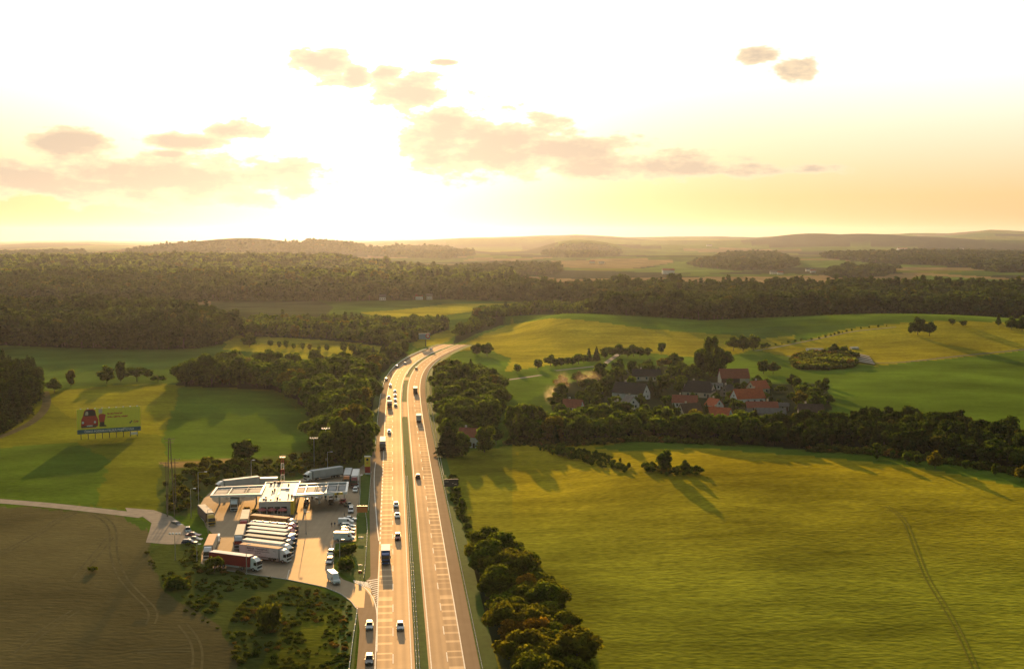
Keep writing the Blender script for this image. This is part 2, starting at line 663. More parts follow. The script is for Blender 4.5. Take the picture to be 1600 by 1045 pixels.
def strip(name, L, Rr, z, mat, kind='structure', parent=None, uvo=None):
    """a ribbon between two polylines of equal length"""
    L = np.asarray(L)
    Rr = np.asarray(Rr)
    n = len(L)
    zz = H(np.r_[L[:, 0], Rr[:, 0]], np.r_[L[:, 1], Rr[:, 1]]) if True else 0
    v = [(L[i, 0], L[i, 1], z + zz[i]) for i in range(n)] + [(Rr[i, 0], Rr[i, 1], z + zz[n + i]) for i in range(n)]
    f = [(i, n + i, n + i + 1, i + 1) for i in range(n - 1)]
    o = mesh_obj(name, v, f, mat, parent)
    me = o.data
    uvl = me.uv_layers.new(name='UVMap')
    s = np.r_[0, np.cumsum(np.linalg.norm(np.diff(L, axis=0), axis=1))]
    w = np.linalg.norm(L - Rr, axis=1)
    u0 = uvo or 0.0
    co = []
    for i in range(n - 1):
        co += [u0, s[i], u0 + w[i], s[i], u0 + w[i + 1], s[i + 1], u0, s[i + 1]]
    uvl.data.foreach_set('uv', co)
    if kind and parent is None:
        o['kind'] = kind
    return o


def sheet(name, pts, z, mat, step=None, kind='structure'):
    """a flat polygon given by world points, triangulated"""
    bm = bmesh.new()
    vs = [bm.verts.new((p[0], p[1], z + float(H(p[0], p[1])))) for p in pts]
    f = bm.faces.new(vs)
    bmesh.ops.triangulate(bm, faces=[f])
    me = bpy.data.meshes.new(name)
    bm.normal_update()
    if sum(fc.normal.z for fc in bm.faces) < 0:
        bmesh.ops.reverse_faces(bm, faces=bm.faces)
    uvl = bm.loops.layers.uv.new('UVMap')
    for fc in bm.faces:
        for lp in fc.loops:
            lp[uvl].uv = (lp.vert.co.x, lp.vert.co.y)
    bm.to_mesh(me)
    bm.free()
    me.materials.append(mat)
    o = bpy.data.objects.new(name, me)
    COL.objects.link(o)
    if kind:
        o['kind'] = kind
    return o


# ------------------------------------------------------------------ the ground sheet with its fields
GREEN = (0.052, 0.082, 0.012, 0.30)
GREEN2 = (0.046, 0.074, 0.014, 0.22)
GOLD = (0.104, 0.100, 0.014, 0.52)
GOLD2 = (0.108, 0.098, 0.014, 0.52)
OLIVE = (0.076, 0.084, 0.011, 0.36)
EARTH = (0.100, 0.086, 0.036, 0.12)
ROUGH = (0.054, 0.068, 0.016, 0.26)
DRY = (0.150, 0.105, 0.045, 0.35)
BEIGE = (0.150, 0.110, 0.050, 0.10)
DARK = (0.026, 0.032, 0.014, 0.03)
FIELDS = [
    (OLIVE, [(-500, 620), (75, 610), (270, 600), (430, 610), (500, 668), (478, 704), (390, 716), (262, 722), (245, 802), (0, 778), (-600, 755)]),
    (GREEN, [(283, 604), (430, 611), (500, 668), (478, 704), (390, 716), (266, 718), (250, 690)]),
    ((0.094, 0.094, 0.012, 0.46), [(100, 610), (200, 600), (283, 600), (252, 680), (150, 665), (95, 645), (75, 625)]),
    (GREEN, [(0, 780), (-600, 755), (-600, 690), (0, 700), (120, 690), (170, 720), (150, 790)]),
    (GREEN2, [(-500, 545), (350, 540), (430, 556), (330, 575), (270, 598), (70, 606), (40, 600), (-500, 590)]),
    (GOLD, [(362, 524), (440, 526), (600, 540), (632, 548), (600, 575), (500, 565), (420, 552), (345, 546)]),
    (GREEN2, [(520, 473), (700, 468), (830, 472), (760, 486), (680, 500), (600, 505), (520, 500)]),
    (GOLD, [(560, 488), (700, 474), (800, 474), (740, 486), (680, 494), (600, 500)]),
    ((0.042, 0.050, 0.020, 0.10), [(330, 470), (500, 470), (520, 480), (510, 498), (400, 502), (330, 490)]),
    (GOLD, [(640, 525), (700, 515), (712, 520), (700, 534), (650, 545)]),
    # the two golden hills
    (GOLD2, [(690, 575), (700, 548), (760, 520), (800, 505), (880, 498), (1000, 512), (1120, 522), (1250, 515), (1210, 560), (1100, 560), (960, 545), (850, 572), (760, 585)]),
    (GREEN, [(690, 575), (705, 550), (760, 545), (800, 560), (785, 583), (740, 585)]),
    (GREEN, [(1120, 560), (1180, 545), (1250, 562), (1300, 580), (1380, 572), (1600, 552), (2300, 530), (2300, 760), (1600, 700), (1400, 665), (1280, 645), (1200, 600)]),
    (GREEN2, [(1120, 520), (1200, 511), (1400, 505), (1420, 508), (1280, 520), (1180, 530)]),
    (GOLD2, [(1190, 545), (1330, 512), (1450, 502), (1600, 505), (2300, 500), (2300, 535), (1600, 548), (1400, 568), (1370, 572), (1290, 560), (1240, 560)]),
    (GREEN, [(765, 600), (850, 598), (870, 620), (860, 640), (790, 640)]),
    (GREEN, [(940, 570), (1000, 562), (1080, 560), (1100, 575), (1000, 585)]),
    (GOLD, [(655, 730), (700, 712), (760, 700), (790, 696), (860, 700), (1000, 690), (1150, 700), (1300, 710), (1450, 726), (1650, 765), (2300, 950), (2300, 1399), (740, 1399), (735, 1045), (705, 850)]),
    (GREEN, [(930, 700), (1000, 684), (1120, 690), (1300, 704), (1450, 715), (1600, 742), (2300, 900), (2300, 960), (1620, 768), (1480, 738), (1300, 715), (1100, 700), (980, 705)]),
    (EARTH, [(-1200, 800), (-300, 786), (0, 790), (100, 797), (190, 806), (226, 812), (228, 850), (245, 905), (290, 945), (345, 980), (364, 1010), (366, 1045), (360, 1399), (-1500, 1399)]),
    (GREEN2, [(195, 806), (224, 812), (236, 820), (220, 830)]),
    (ROUGH, [(228, 852), (300, 840), (330, 880), (450, 905), (540, 935), (558, 960), (545, 1060), (530, 1399), (360, 1399), (366, 1045), (364, 1010), (345, 980), (290, 945), (245, 905)]),
    (OLIVE, [(470, 960), (556, 950), (548, 1045), (530, 1399), (440, 1399), (400, 1045)]),
    (ROUGH, [(250, 722), (390, 716), (480, 704), (580, 715), (575, 735), (480, 748), (330, 770), (300, 800), (245, 802)]),
    (GREEN2, [(800, 645), (870, 600), (1000, 575), (1120, 590), (1300, 600), (1300, 660), (1150, 690), (1000, 684), (860, 692), (795, 686)]),
    (DRY, [(250, 724), (375, 715), (380, 721), (270, 732)]),
]
FAR_FIELDS = [
    (BEIGE, [(760, 428), (900, 436), (1200, 432), (1440, 426), (1600, 436), (1500, 447), (1300, 446), (1100, 447), (900, 445), (760, 440)]),
    (GREEN2, [(1400, 446), (1440, 430), (1620, 440), (1700, 458), (1500, 455)]),
    (GREEN2, [(960, 424), (1060, 408), (1200, 410), (1230, 420), (1100, 428)]),
    (BEIGE, [(860, 408), (980, 403), (1060, 408), (980, 420), (880, 418)]),
    (GREEN2, [(1200, 405), (1480, 412), (1480, 418), (1240, 418)]),
    (GOLD, [(780, 474), (950, 480), (960, 486), (850, 487)]),
]


def build_land():
    pxs = np.arange(-330, 1930, 2.3)
    ths = np.arctan((pxs - 800) / FPX)
    left = -np.linspace(math.pi, -ths[0] + 0.02, 46)
    right = np.linspace(ths[-1] + 0.02, math.pi, 46)[:-1]
    ths = np.r_[left, ths, right]
    pys = np.r_[np.arange(1120, 700, -3.2), np.arange(700, 560, -2.0), np.arange(560, 386, -1.15), np.arange(386, 377, -0.35)]
    rad = CAM_H * FPX / (pys - 372)
    rad = np.r_[2, 60, 120, 180, 210, rad[rad > 225], np.linspace(rad[-1] + 1500, 27500, 6)]
    A, D = np.meshgrid(ths, rad)
    X = (np.sin(A) * D)
    Y = (np.cos(A) * D)
    n_r, n_a = X.shape
    X = X.ravel()
    Y = Y.ravel()
    Z = H(X, Y) * (np.where(Y > 0, 1, 0))
    col = np.zeros((len(X), 4))
    col[:] = GREEN
    col[(X > 0) & (Y < 650)] = GOLD
    # patchwork of far fields
    far = Y > 1500
    idx = np.nonzero(far)[0]
    k = 420
    sd = np.random.default_rng(5)
    sy = np.exp(sd.uniform(math.log(1600), math.log(22000), k))
    sxx = (sd.uniform(-500, 2100, k) - 800) / FPX * sy
    typ = sd.random(k)
    pal = np.array([GREEN2, OLIVE, BEIGE, DARK, GREEN, BEIGE, DARK]) * np.array([1, 1, 1, .35])
    pi = np.searchsorted([0.2, 0.30, 0.40, 0.66, 0.82, 0.86], typ)
    lx, ly = np.log(Y[idx]), X[idx] / Y[idx]
    best = np.full(len(idx), 1e9)
    who = np.zeros(len(idx), int)
    jx = 0.02 * (vnoise(X[idx], Y[idx], 260, 3) - .5)
    for j in range(k):
        dd = ((lx - math.log(sy[j])) * 1.0 + jx) ** 2 + ((ly - sxx[j] / sy[j]) * 1.2 + jx) ** 2
        w = dd < best
        best[w] = dd[w]
        who[w] = j
    col[idx] = pal[pi[who]]
    for c, p in FIELDS + FAR_FIELDS:
        P = poly(p)
        jit = 1.6
        m = inside(P, X + jit * (vnoise(X, Y, 9, 1) - .5) * 2, Y + jit * (vnoise(X, Y, 9, 2) - .5) * 2)
        col[m] = c
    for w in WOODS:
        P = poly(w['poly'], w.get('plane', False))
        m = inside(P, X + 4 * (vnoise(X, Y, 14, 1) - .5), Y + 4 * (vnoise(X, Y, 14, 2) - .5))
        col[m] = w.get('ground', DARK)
    near = (X > 0) & (col[:, 3] > .45)
    tt = (smst(270, 560, Y + 90 * (vnoise(X, Y, 70, 12) - .5)) * (Y < 900) + (Y >= 900))[:, None]
    lo, hi = np.array([0.092, 0.098, 0.013, 0.50]), np.array([0.138, 0.107, 0.014, 0.74])
    near &= Y < 700
    col[near] = (lo * (1 - tt) + hi * tt)[near]
    f1 = 0.82 + 0.36 * vnoise(X, Y, 60, 8)
    f2 = 0.85 + 0.3 * vnoise(X, Y, 170, 9)
    col[:, :3] *= (f1 * f2)[:, None]
    me = bpy.data.meshes.new('terrain')
    nv = len(X)
    me.vertices.add(nv)
    me.vertices.foreach_set('co', np.c_[X, Y, Z].ravel())
    i = np.arange(n_r - 1)[:, None] * n_a
    j = np.arange(n_a)[None, :]
    j2 = (j + 1) % n_a
    q = np.stack([i + j, i + n_a + j, i + n_a + j2, i + j2], -1).reshape(-1, 4)
    q = q[:, ::-1]
    nf = len(q)
    extra = np.arange(n_a)
    me.loops.add(nf * 4 + n_a)
    me.polygons.add(nf + 1)
    me.loops.foreach_set('vertex_index', np.r_[q.ravel(), extra[::-1]].astype(np.int32))
    me.polygons.foreach_set('loop_start', np.r_[np.arange(nf) * 4, nf * 4].astype(np.int32))
    me.update(calc_edges=True)
    ca = me.color_attributes.new('Col', 'FLOAT_COLOR', 'POINT')
    ca.data.foreach_set('color', col.ravel())
    me.polygons.foreach_set('use_smooth', np.ones(nf + 1, bool))
    me.materials.append(land_material())
    me.validate()
    if me.polygons[nf // 2].normal.z < 0:
        me.flip_normals()
    o = bpy.data.objects.new('terrain', me)
    COL.objects.link(o)
    o['kind'] = 'structure'
    return o

# ------------------------------------------------------------------ woods: outline on the ground, spacing, tree height, share of conifers
WOODS = [
    dict(key='pine wood at the left edge', poly=[(-260, 720), (-60, 700), (0, 676), (36, 650), (60, 624), (56, 602), (-60, 590), (-260, 590)], sp=6.0, h=(15, 20), con=.75, leaf='deep_leaves'),
    dict(key='big wood left of the highway', poly=[(-330, 538), (-60, 537), (100, 543), (200, 546), (300, 545), (345, 538), (362, 526), (342, 512), (300, 506), (255, 498), (100, 493), (-330, 492)], sp=9.5, h=(16, 27), con=.3, leaf='deep_leaves'),
    dict(key='copse behind the green meadow', poly=[(275, 602), (330, 605), (430, 609), (462, 626), (488, 655), (503, 676), (490, 702), (525, 722), (562, 716), (577, 690), (582, 650), (588, 622), (590, 600), (560, 596), (500, 590), (420, 582), (340, 585), (290, 592)], sp=9.0, h=(11, 18), con=.10),
    dict(key='trees between field and highway', poly=[(470, 585), (560, 594), (593, 596), (606, 574), (640, 553), (628, 549), (600, 556), (570, 562), (530, 572), (490, 574)], sp=9.5, h=(8, 14), con=.15),
    dict(key='wood right of the highway', poly=[(684, 590), (705, 589), (748, 598), (782, 618), (790, 640), (775, 660), (760, 676), (706, 694), (696, 662), (686, 632), (680, 606)], sp=8.5, h=(9, 15), con=.08),
    dict(leaf='deep_leaves', key='dark belt below right slope', poly=[(1190, 697), (1250, 703), (1350, 705), (1450, 717), (1560, 736), (1900, 800), (1900, 745), (1650, 708), (1500, 676), (1380, 661), (1290, 660), (1220, 672)], sp=9.0, h=(8, 14), con=.10),
    dict(key='tree belt before the houses', poly=[(792, 690), (860, 694), (940, 686), (1060, 684), (1150, 694), (1195, 697), (1222, 672), (1160, 676), (1000, 670), (900, 668), (800, 670)], sp=8.2, h=(8, 13), con=.10),
    dict(key='autumn thicket beside the right lane', poly=[(724, 868), (775, 858), (820, 900), (860, 940), (895, 1000), (912, 1100), (790, 1100), (764, 1010), (742, 935)], sp=6.2, h=(6.5, 11), con=.0, leaf='autumn_leaves'),
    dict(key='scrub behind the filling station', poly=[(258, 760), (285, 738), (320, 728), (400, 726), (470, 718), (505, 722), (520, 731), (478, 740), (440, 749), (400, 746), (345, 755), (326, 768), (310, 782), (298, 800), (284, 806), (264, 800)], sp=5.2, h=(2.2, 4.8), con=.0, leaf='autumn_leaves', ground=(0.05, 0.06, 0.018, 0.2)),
    dict(key='village gardens', poly=[(860, 640), (880, 600), (960, 580), (1060, 570), (1115, 585), (1200, 600), (1290, 600), (1300, 640), (1270, 655), (1200, 668), (1100, 670), (1000, 664), (900, 660)], sp=15.0, h=(5, 12), con=.15),
    dict(leaf='deep_leaves', key='right forest on the plain', plane=True, poly=[(930, 510), (1000, 511), (1050, 516), (1100, 520), (1200, 511), (1300, 505), (1400, 502), (1600, 500), (1950, 500), (1950, 478), (1600, 477), (1300, 480), (1100, 484), (950, 490)], sp=9.0, h=(19, 27), con=.45),
    dict(leaf='deep_leaves', key='rear forest on the plain', poly=[(800, 470), (900, 476), (1000, 488), (1300, 480), (1600, 477), (1950, 478), (1950, 466), (1600, 464), (1200, 460), (1100, 461), (900, 460), (800, 458)], sp=13.0, h=(20, 29), con=.5),
    dict(key='hedgerow wood past the bend', plane=True, poly=[(706, 540), (722, 533), (745, 522), (790, 508), (840, 500), (880, 506), (960, 508), (960, 490), (880, 484), (830, 486), (740, 506), (712, 526)], sp=9.0, h=(8, 14), con=.1),
    dict(leaf='deep_leaves', key='forest behind the bright field', poly=[(520, 471), (700, 467), (830, 471), (830, 458), (700, 456), (520, 458)], sp=12.0, h=(16, 24), con=.4),
    dict(key='low wood behind the tree row', poly=[(380, 526), (450, 527), (540, 534), (620, 543), (655, 530), (700, 515), (690, 508), (600, 509), (520, 505), (400, 505), (360, 512)], sp=9.5, h=(8, 14), con=.12),
    dict(leaf='deep_leaves', key='second forest ridge', poly=[(-330, 470), (100, 472), (255, 476), (330, 470), (520, 471), (530, 462), (420, 452), (300, 446), (-330, 446)], sp=13.0, h=(18, 26), con=.45),
]
FAR_WOODS = [
    dict(key='third forest ridge', poly=[(-330, 446), (300, 446), (420, 452), (530, 462), (700, 458), (800, 450), (800, 440), (720, 432), (640, 424), (560, 416), (470, 408), (350, 404), (200, 403), (60, 406), (-330, 410)], sp=22.0, h=(22, 30), con=.5),
    dict(key='fourth ridge', poly=[(195, 397), (250, 388), (330, 384), (400, 382), (470, 384), (560, 386), (572, 394), (540, 398), (400, 398), (300, 400)], sp=26.0, h=(22, 32), con=.7),
    dict(key='low wooded rise', poly=[(570, 392), (620, 388), (700, 390), (742, 398), (700, 404), (620, 402), (575, 398)], sp=30.0, h=(22, 32), con=.6),
    dict(key='wooded cap', poly=[(846, 398), (870, 390), (915, 385), (950, 387), (972, 397), (930, 402), (870, 402)], sp=26.0, h=(22, 30), con=.6),
    dict(key='woods on the plain', poly=[(1080, 416), (1130, 402), (1200, 400), (1246, 414), (1230, 421), (1150, 423)], sp=26.0, h=(20, 28), con=.5),
    dict(key='far right woods', poly=[(1280, 402), (1420, 394), (1560, 396), (1700, 400), (1700, 424), (1560, 426), (1500, 416), (1380, 412)], sp=30.0, h=(20, 28), con=.5),
    dict(key='wood left of the plain', poly=[(700, 428), (760, 422), (870, 420), (876, 428), (800, 434), (720, 436)], sp=24.0, h=(18, 26), con=.5),
    dict(key='small far wood', poly=[(1290, 428), (1360, 422), (1400, 424), (1380, 432), (1300, 434)], sp=24.0, h=(18, 26), con=.5),
    dict(key='low ridge at far left', poly=[(-330, 410), (60, 406), (140, 401), (120, 396), (60, 396), (-330, 402)], sp=30.0, h=(20, 30), con=.5),
]
for w in FAR_WOODS[1:]:
    w['leaf'] = 'deep_leaves'
WOODS += FAR_WOODS
land = build_land()
print('land', round(time.time() - T0, 1))

# ------------------------------------------------------------------ trees
M_BARK = simple('bark', (0.075, 0.055, 0.038), 0.9, vary=.25, scale=3)
leaf_material('green_leaves', (0.068, 0.100, 0.013), (0.034, 0.058, 0.010), (0.080, 0.076, 0.011))
leaf_material('deep_leaves', (0.042, 0.064, 0.010), (0.022, 0.038, 0.008), (0.060, 0.062, 0.011), .28)
leaf_material('dark_leaves', (0.024, 0.042, 0.012), (0.030, 0.048, 0.012), (0.034, 0.044, 0.012), .3)
leaf_material('autumn_leaves', (0.056, 0.080, 0.012), (0.080, 0.076, 0.012), (0.14, 0.085, 0.014))
leaf_material('bush_leaves', (0.046, 0.070, 0.013), (0.066, 0.072, 0.015), (0.13, 0.085, 0.028))


def leaf_quads(pts, nrm, size, g, jit=0.7):
    n = len(pts)
    nr = nrm + g.normal(0, jit, (n, 3))
    nr /= np.linalg.norm(nr, axis=1)[:, None] + 1e-9
    a = np.cross(nr, g.normal(0, 1, (n, 3)))
    a /= np.linalg.norm(a, axis=1)[:, None] + 1e-9
    b = np.cross(nr, a)
    s = (size * g.uniform(0.6, 1.3, n))[:, None]
    q = np.stack([pts - a * s - b * s * .7, pts + a * s * .8 - b * s, pts + a * s + b * s * .8, pts - a * s * .7 + b * s], 1)
    return q.reshape(-1, 3)


def crown_arrays(kind, seed, n, size):
    g = np.random.default_rng(seed)
    if kind == 'round':
        k = 20
        C = g.normal(0, 1, (k, 3))
        C /= np.linalg.norm(C, axis=1)[:, None]
        C *= g.uniform(0.35, 1.0, k)[:, None]
        C = C * [0.27, 0.27, 0.34] + [0, 0, 0.50]
        C[:, 0] *= g.uniform(.9, 1.25)
        Rd = g.uniform(0.10, 0.17, k)
    elif kind == 'tall':
        k = 18
        z = np.linspace(0.18, 0.90, k)
        w = 0.15 * np.sin((z - .12) / .95 * math.pi) + .02
        a = g.uniform(0, 6.28, k)
        C = np.c_[np.cos(a) * w, np.sin(a) * w, z]
        Rd = g.uniform(0.08, 0.13, k)
    elif kind == 'wide':
        k = 24
        a = g.uniform(0, 6.28, k)
        r = np.sqrt(g.random(k)) * 0.42
        C = np.c_[np.cos(a) * r, np.sin(a) * r, 0.34 + 0.42 * np.sqrt(1 - (r / .46) ** 2) * g.uniform(.35, 1, k)]
        Rd = g.uniform(0.11, 0.17, k)
    elif kind == 'bush':
        k = 12
        a = g.uniform(0, 6.28, k)
        r = np.sqrt(g.random(k)) * 0.5
        C = np.c_[np.cos(a) * r, np.sin(a) * r, 0.25 + 0.4 * g.random(k) * (1 - r)]
        Rd = g.uniform(0.18, 0.30, k)
    if kind == 'spruce':
        z = 0.10 + 0.90 * (1 - np.sqrt(g.random(n)))
        lay = np.round(z * 15 + g.normal(0, .12, n)) / 15
        z = np.clip(lay * .75 + z * .25, .07, 1.0)
        a = g.uniform(0, 6.283, n)
        rr = (1.02 - z) * 0.23 * (0.72 + 0.35 * g.random(n)) * (1 + .18 * np.sin(a * 5 + lay * 40))
        P = np.c_[np.cos(a) * rr, np.sin(a) * rr, z - rr * .25]
        N = np.c_[np.cos(a) * .5, np.sin(a) * .5, np.full(n, .8)]
        V = leaf_quads(P, N, np.full(n, size), g, .35)
        core = [(0.13, 0.10), (0.15, 0.18), (0.10, 0.45), (0.045, 0.75), (0.004, 1.0)]
        cv, cf = lathe(core, 7)
        return V, cv, cf
    which = g.choice(k, n, p=Rd ** 2 / (Rd ** 2).sum())
    D = g.normal(0, 1, (n, 3))
    D[:, 2] = D[:, 2] * .9 + .25
    D /= np.linalg.norm(D, axis=1)[:, None]
    P = C[which] + D * (Rd[which] * g.uniform(.82, 1.12, n))[:, None]
    # leave out what lies deep inside another clump
    dd = np.linalg.norm(P[:, None, :] - C[None], axis=2) / Rd[None]
    keep = (dd < 0.72).sum(1) == 0
    P, D = P[keep], D[keep]
    V = leaf_quads(P, D, np.full(len(P), size), g)
    cv, cf = [], []
    for i in range(k):
        n0 = len(cv)
        v, f = ICO
        cv += [tuple(C[i] + np.array(q) * Rd[i] * .80) for q in v]
        cf += [tuple(n0 + t for t in q) for q in f]
    return V, cv, cf


def lathe(prof, k):
    v, f = [], []
    for (r, z) in prof:
        for i in range(k):
            a = 2 * math.pi * i / k
            v.append((r * math.cos(a), r * math.sin(a), z))
    for j in range(len(prof) - 1):
        for i in range(k):
            i2 = (i + 1) % k
            f.append((j * k + i, j * k + i2, (j + 1) * k + i2, (j + 1) * k + i))
    return v, f


def ico():
    bm = bmesh.new()
    bmesh.ops.create_icosphere(bm, subdivisions=1, radius=1)
    v = [tuple(p.co) for p in bm.verts]
    f = [tuple(x.index for x in fc.verts) for fc in bm.faces]
    bm.free()
    return v, f


ICO = ico()


def crown_mesh(name, kind, seed, n, size, mat, trunk=False):
    V, cv, cf = crown_arrays(kind, seed, n, size)
    nq = len(V) // 4
    verts = [tuple(p) for p in V] + list(cv)
    faces = [(4 * i, 4 * i + 1, 4 * i + 2, 4 * i + 3) for i in range(nq)] + [tuple(len(V) + t for t in f) for f in cf]
    fm = [0] * len(faces)
    if trunk:
        tb = trunk_mb(kind)
        n0 = len(verts)
        verts += tb.v
        faces += [tuple(n0 + t for t in f) for f in tb.f]
        fm += [1] * len(tb.f)
    me = bpy.data.meshes.new(name)
    me.from_pydata(verts, [], faces)
    me.materials.append(MATS[mat])
    if trunk:
        me.materials.append(M_BARK)
        me.polygons.foreach_set('material_index', fm)
    me.update()
    return me


def trunk_mb(kind):
    tb = MB()
    tb.cyl((0, 0, -0.03), (0, 0, 0.30), 0.020, 0.015, 7)
    if kind == 'spruce':
        tb.cyl((0, 0, .3), (0, 0, .95), 0.015, 0.003, 6)
        return tb
    if kind == 'bush':
        return tb
    g = random.Random(5)
    tb.cyl((0, 0, .30), (0.02, 0.01, .62), 0.015, 0.007, 6)
    for i in range(5):
        a = i * 1.3 + g.random()
        tb.cyl((0, 0, .24 + .05 * i), (math.cos(a) * .17, math.sin(a) * .17, .45 + .06 * i), 0.009, 0.003, 5)
    return tb


def trunk_mesh(kind):
    tb = trunk_mb(kind)
    me = bpy.data.meshes.new('trunk')
    me.from_pydata(tb.v, [], tb.f)
    me.materials.append(M_BARK)
    return me


LEAFSETS = {'green_leaves': ['round', 'tall', 'wide', 'round'], 'autumn_leaves': ['round', 'wide', 'round'], 'deep_leaves': ['round', 'tall', 'wide', 'round'], 'dark_leaves': ['spruce', 'spruce'], 'bush_leaves': ['bush', 'bush', 'bush']}
CROWN = {}
for ls, kinds in LEAFSETS.items():
    for lod, (n, size) in enumerate(((2600, .026), (900, .042), (260, .075), (90, .12))):
        if kinds[0] == 'bush':
            n, size = n // 3, size * 1.6
        lst = []
        for i, kd in enumerate(kinds):
            lst.append((kd, crown_mesh('crown', kd, 31 * i + 7 * lod + len(ls), n, size, ls, trunk=(lod >= 1 and kd != 'bush'))))
        CROWN[(ls, lod)] = lst
TRUNK = {k: trunk_mesh(k) for k in ('round', 'tall', 'wide', 'spruce', 'bush')}
print('crowns', round(time.time() - T0, 1))


def leafset(conifer, leaf='green_leaves'):
    return 'dark_leaves' if conifer else leaf


def put_tree(P, h, conifer=False, leaf='green_leaves', wide=1.0, label=None, group=None, name=None, cat='tree', shape=None, lod=0):
    """one tree as a thing of its own: an Empty with trunk and crown, or one mesh when it is only a few pixels high"""
    ls = leafset(conifer, leaf)
    px = h * FPX / max(P.y, 50)
    if leaf == 'bush_leaves':
        lod = 0 if px > 40 else 1 if px > 14 else 2
    else:
        lod = 0 if px > 42 else 1 if px > 20 else 2
    lst = CROWN[(ls, lod)]
    cands = [c for c in lst if shape is None or c[0] == shape] or lst
    kd, me = rnd.choice(cands)
    nm = name or ('conifer_tree' if conifer else 'deciduous_tree')
    rz = rnd.uniform(0, 6.28)
    loc = (P.x, P.y, float(H(P.x, P.y)) - 0.02)
    sw = h * wide * rnd.uniform(.9, 1.1)
    if lod == 0 and leaf != 'bush_leaves':
        root = empty(nm, loc, rz)
        for part, m in (('trunk', TRUNK[kd]), ('crown', me)):
            o = bpy.data.objects.new(part, m)
            COL.objects.link(o)
            o.parent = root
            o.scale = (sw, sw, h)
    else:
        root = bpy.data.objects.new(nm, me)
        COL.objects.link(root)
        root.location = loc
        root.rotation_euler = (0, 0, rz)
        root.scale = (sw, sw, h)
    tag(root, label, cat, group)
    return root


def gn_tree():
    ng = bpy.data.node_groups.new('scatter', 'GeometryNodeTree')
    ng.interface.new_socket('Geometry', in_out='INPUT', socket_type='NodeSocketGeometry')
    ng.interface.new_socket('Geometry', in_out='OUTPUT', socket_type='NodeSocketGeometry')
    return ng


def scatter_object(name, pts, kinds, meshes, scales, kind='stuff', label=None, cat=None):
    """many plants as one object: points with their own mesh index, turn and size"""
    me = bpy.data.meshes.new(name)
    n = len(pts)
    me.vertices.add(n)
    me.vertices.foreach_set('co', np.asarray(pts, np.float32).ravel())
    a = me.attributes.new('idx', 'INT', 'POINT')
    a.data.foreach_set('value', np.asarray(kinds, np.int32))
    a = me.attributes.new('turn', 'FLOAT', 'POINT')
    a.data.foreach_set('value', rng.uniform(0, 6.28, n).astype(np.float32))
    a = me.attributes.new('size', 'FLOAT_VECTOR', 'POINT')
    a.data.foreach_set('vector', np.asarray(scales, np.float32).ravel())
    o = bpy.data.objects.new(name, me)
    COL.objects.link(o)
    src = bpy.data.collections.new(name + '_source')
    for i, m in enumerate(meshes):
        so = bpy.data.objects.new('plant_%02d' % i, m)
        src.objects.link(so)
    ng = gn_tree()
    N = ng.nodes
    gi = N.new('NodeGroupInput')
    go = N.new('NodeGroupOutput')
    ip = N.new('GeometryNodeInstanceOnPoints')
    ci = N.new('GeometryNodeCollectionInfo')
    ci.inputs['Collection'].default_value = src
    ci.inputs['Separate Children'].default_value = True
    ci.inputs['Reset Children'].default_value = True

    def attr(nm, dt):
        x = N.new('GeometryNodeInputNamedAttribute')
        x.data_type = dt
        x.inputs['Name'].default_value = nm
        return x.outputs['Attribute']
    cx = N.new('ShaderNodeCombineXYZ')
    ng.links.new(attr('turn', 'FLOAT'), cx.inputs[2])
    ng.links.new(gi.outputs[0], ip.inputs['Points'])
    ng.links.new(ci.outputs[0], ip.inputs['Instance'])
    ip.inputs['Pick Instance'].default_value = True
    ng.links.new(attr('idx', 'INT'), ip.inputs['Instance Index'])
    ng.links.new(cx.outputs[0], ip.inputs['Rotation'])
    ng.links.new(attr('size', 'FLOAT_VECTOR'), ip.inputs['Scale'])
    ng.links.new(ip.outputs[0], go.inputs[0])
    md = o.modifiers.new('scatter', 'NODES')
    md.node_group = ng
    tag(o, label, cat, kind=kind)
    return o


def fill(P, sp, jitter=.42):
    x0, y0 = P.min(0)
    x1, y1 = P.max(0)
    gx, gy = np.meshgrid(np.arange(x0, x1, sp), np.arange(y0, y1, sp * .87))
    gx = gx + (np.arange(gx.shape[0]) % 2)[:, None] * sp / 2
    gx = (gx + rng.uniform(-jitter, jitter, gx.shape) * sp).ravel()
    gy = (gy + rng.uniform(-jitter, jitter, gy.shape) * sp).ravel()
    m = inside(P, gx, gy)
    return gx[m], gy[m]


KEEP_OUT = []     # (x, y, radius): houses and solo things that wood filling has to leave free

# ------------------------------------------------------------------ roads
M_ROAD = asphalt('asphalt_highway', (0.19, 0.135, 0.09), 0.62, .115)
M_YARD = asphalt('asphalt_yard', (0.105, 0.095, 0.078), 0.60, .13)
M_SHOULDER = asphalt('asphalt_shoulder', (0.105, 0.084, 0.065), 0.75, .10)
M_PAINT = simple('road_paint', (0.66, 0.62, 0.54), 0.7, vary=.2, spec=.3)
M_GRAVEL = simple('gravel', (0.24, 0.20, 0.15), 0.95, vary=.22, scale=.35, bump=.3, spec=.15)
M_TRACK = simple('trodden_earth', (0.112, 0.096, 0.042), 0.95, vary=.3, scale=.3, spec=.0)
M_KERB = simple('kerb_concrete', (0.38, 0.36, 0.32), 0.8, vary=.15)
M_STEEL = simple('galvanised_steel', (0.50, 0.50, 0.48), 0.38, metal=.75, vary=.12)
M_VERGE = None


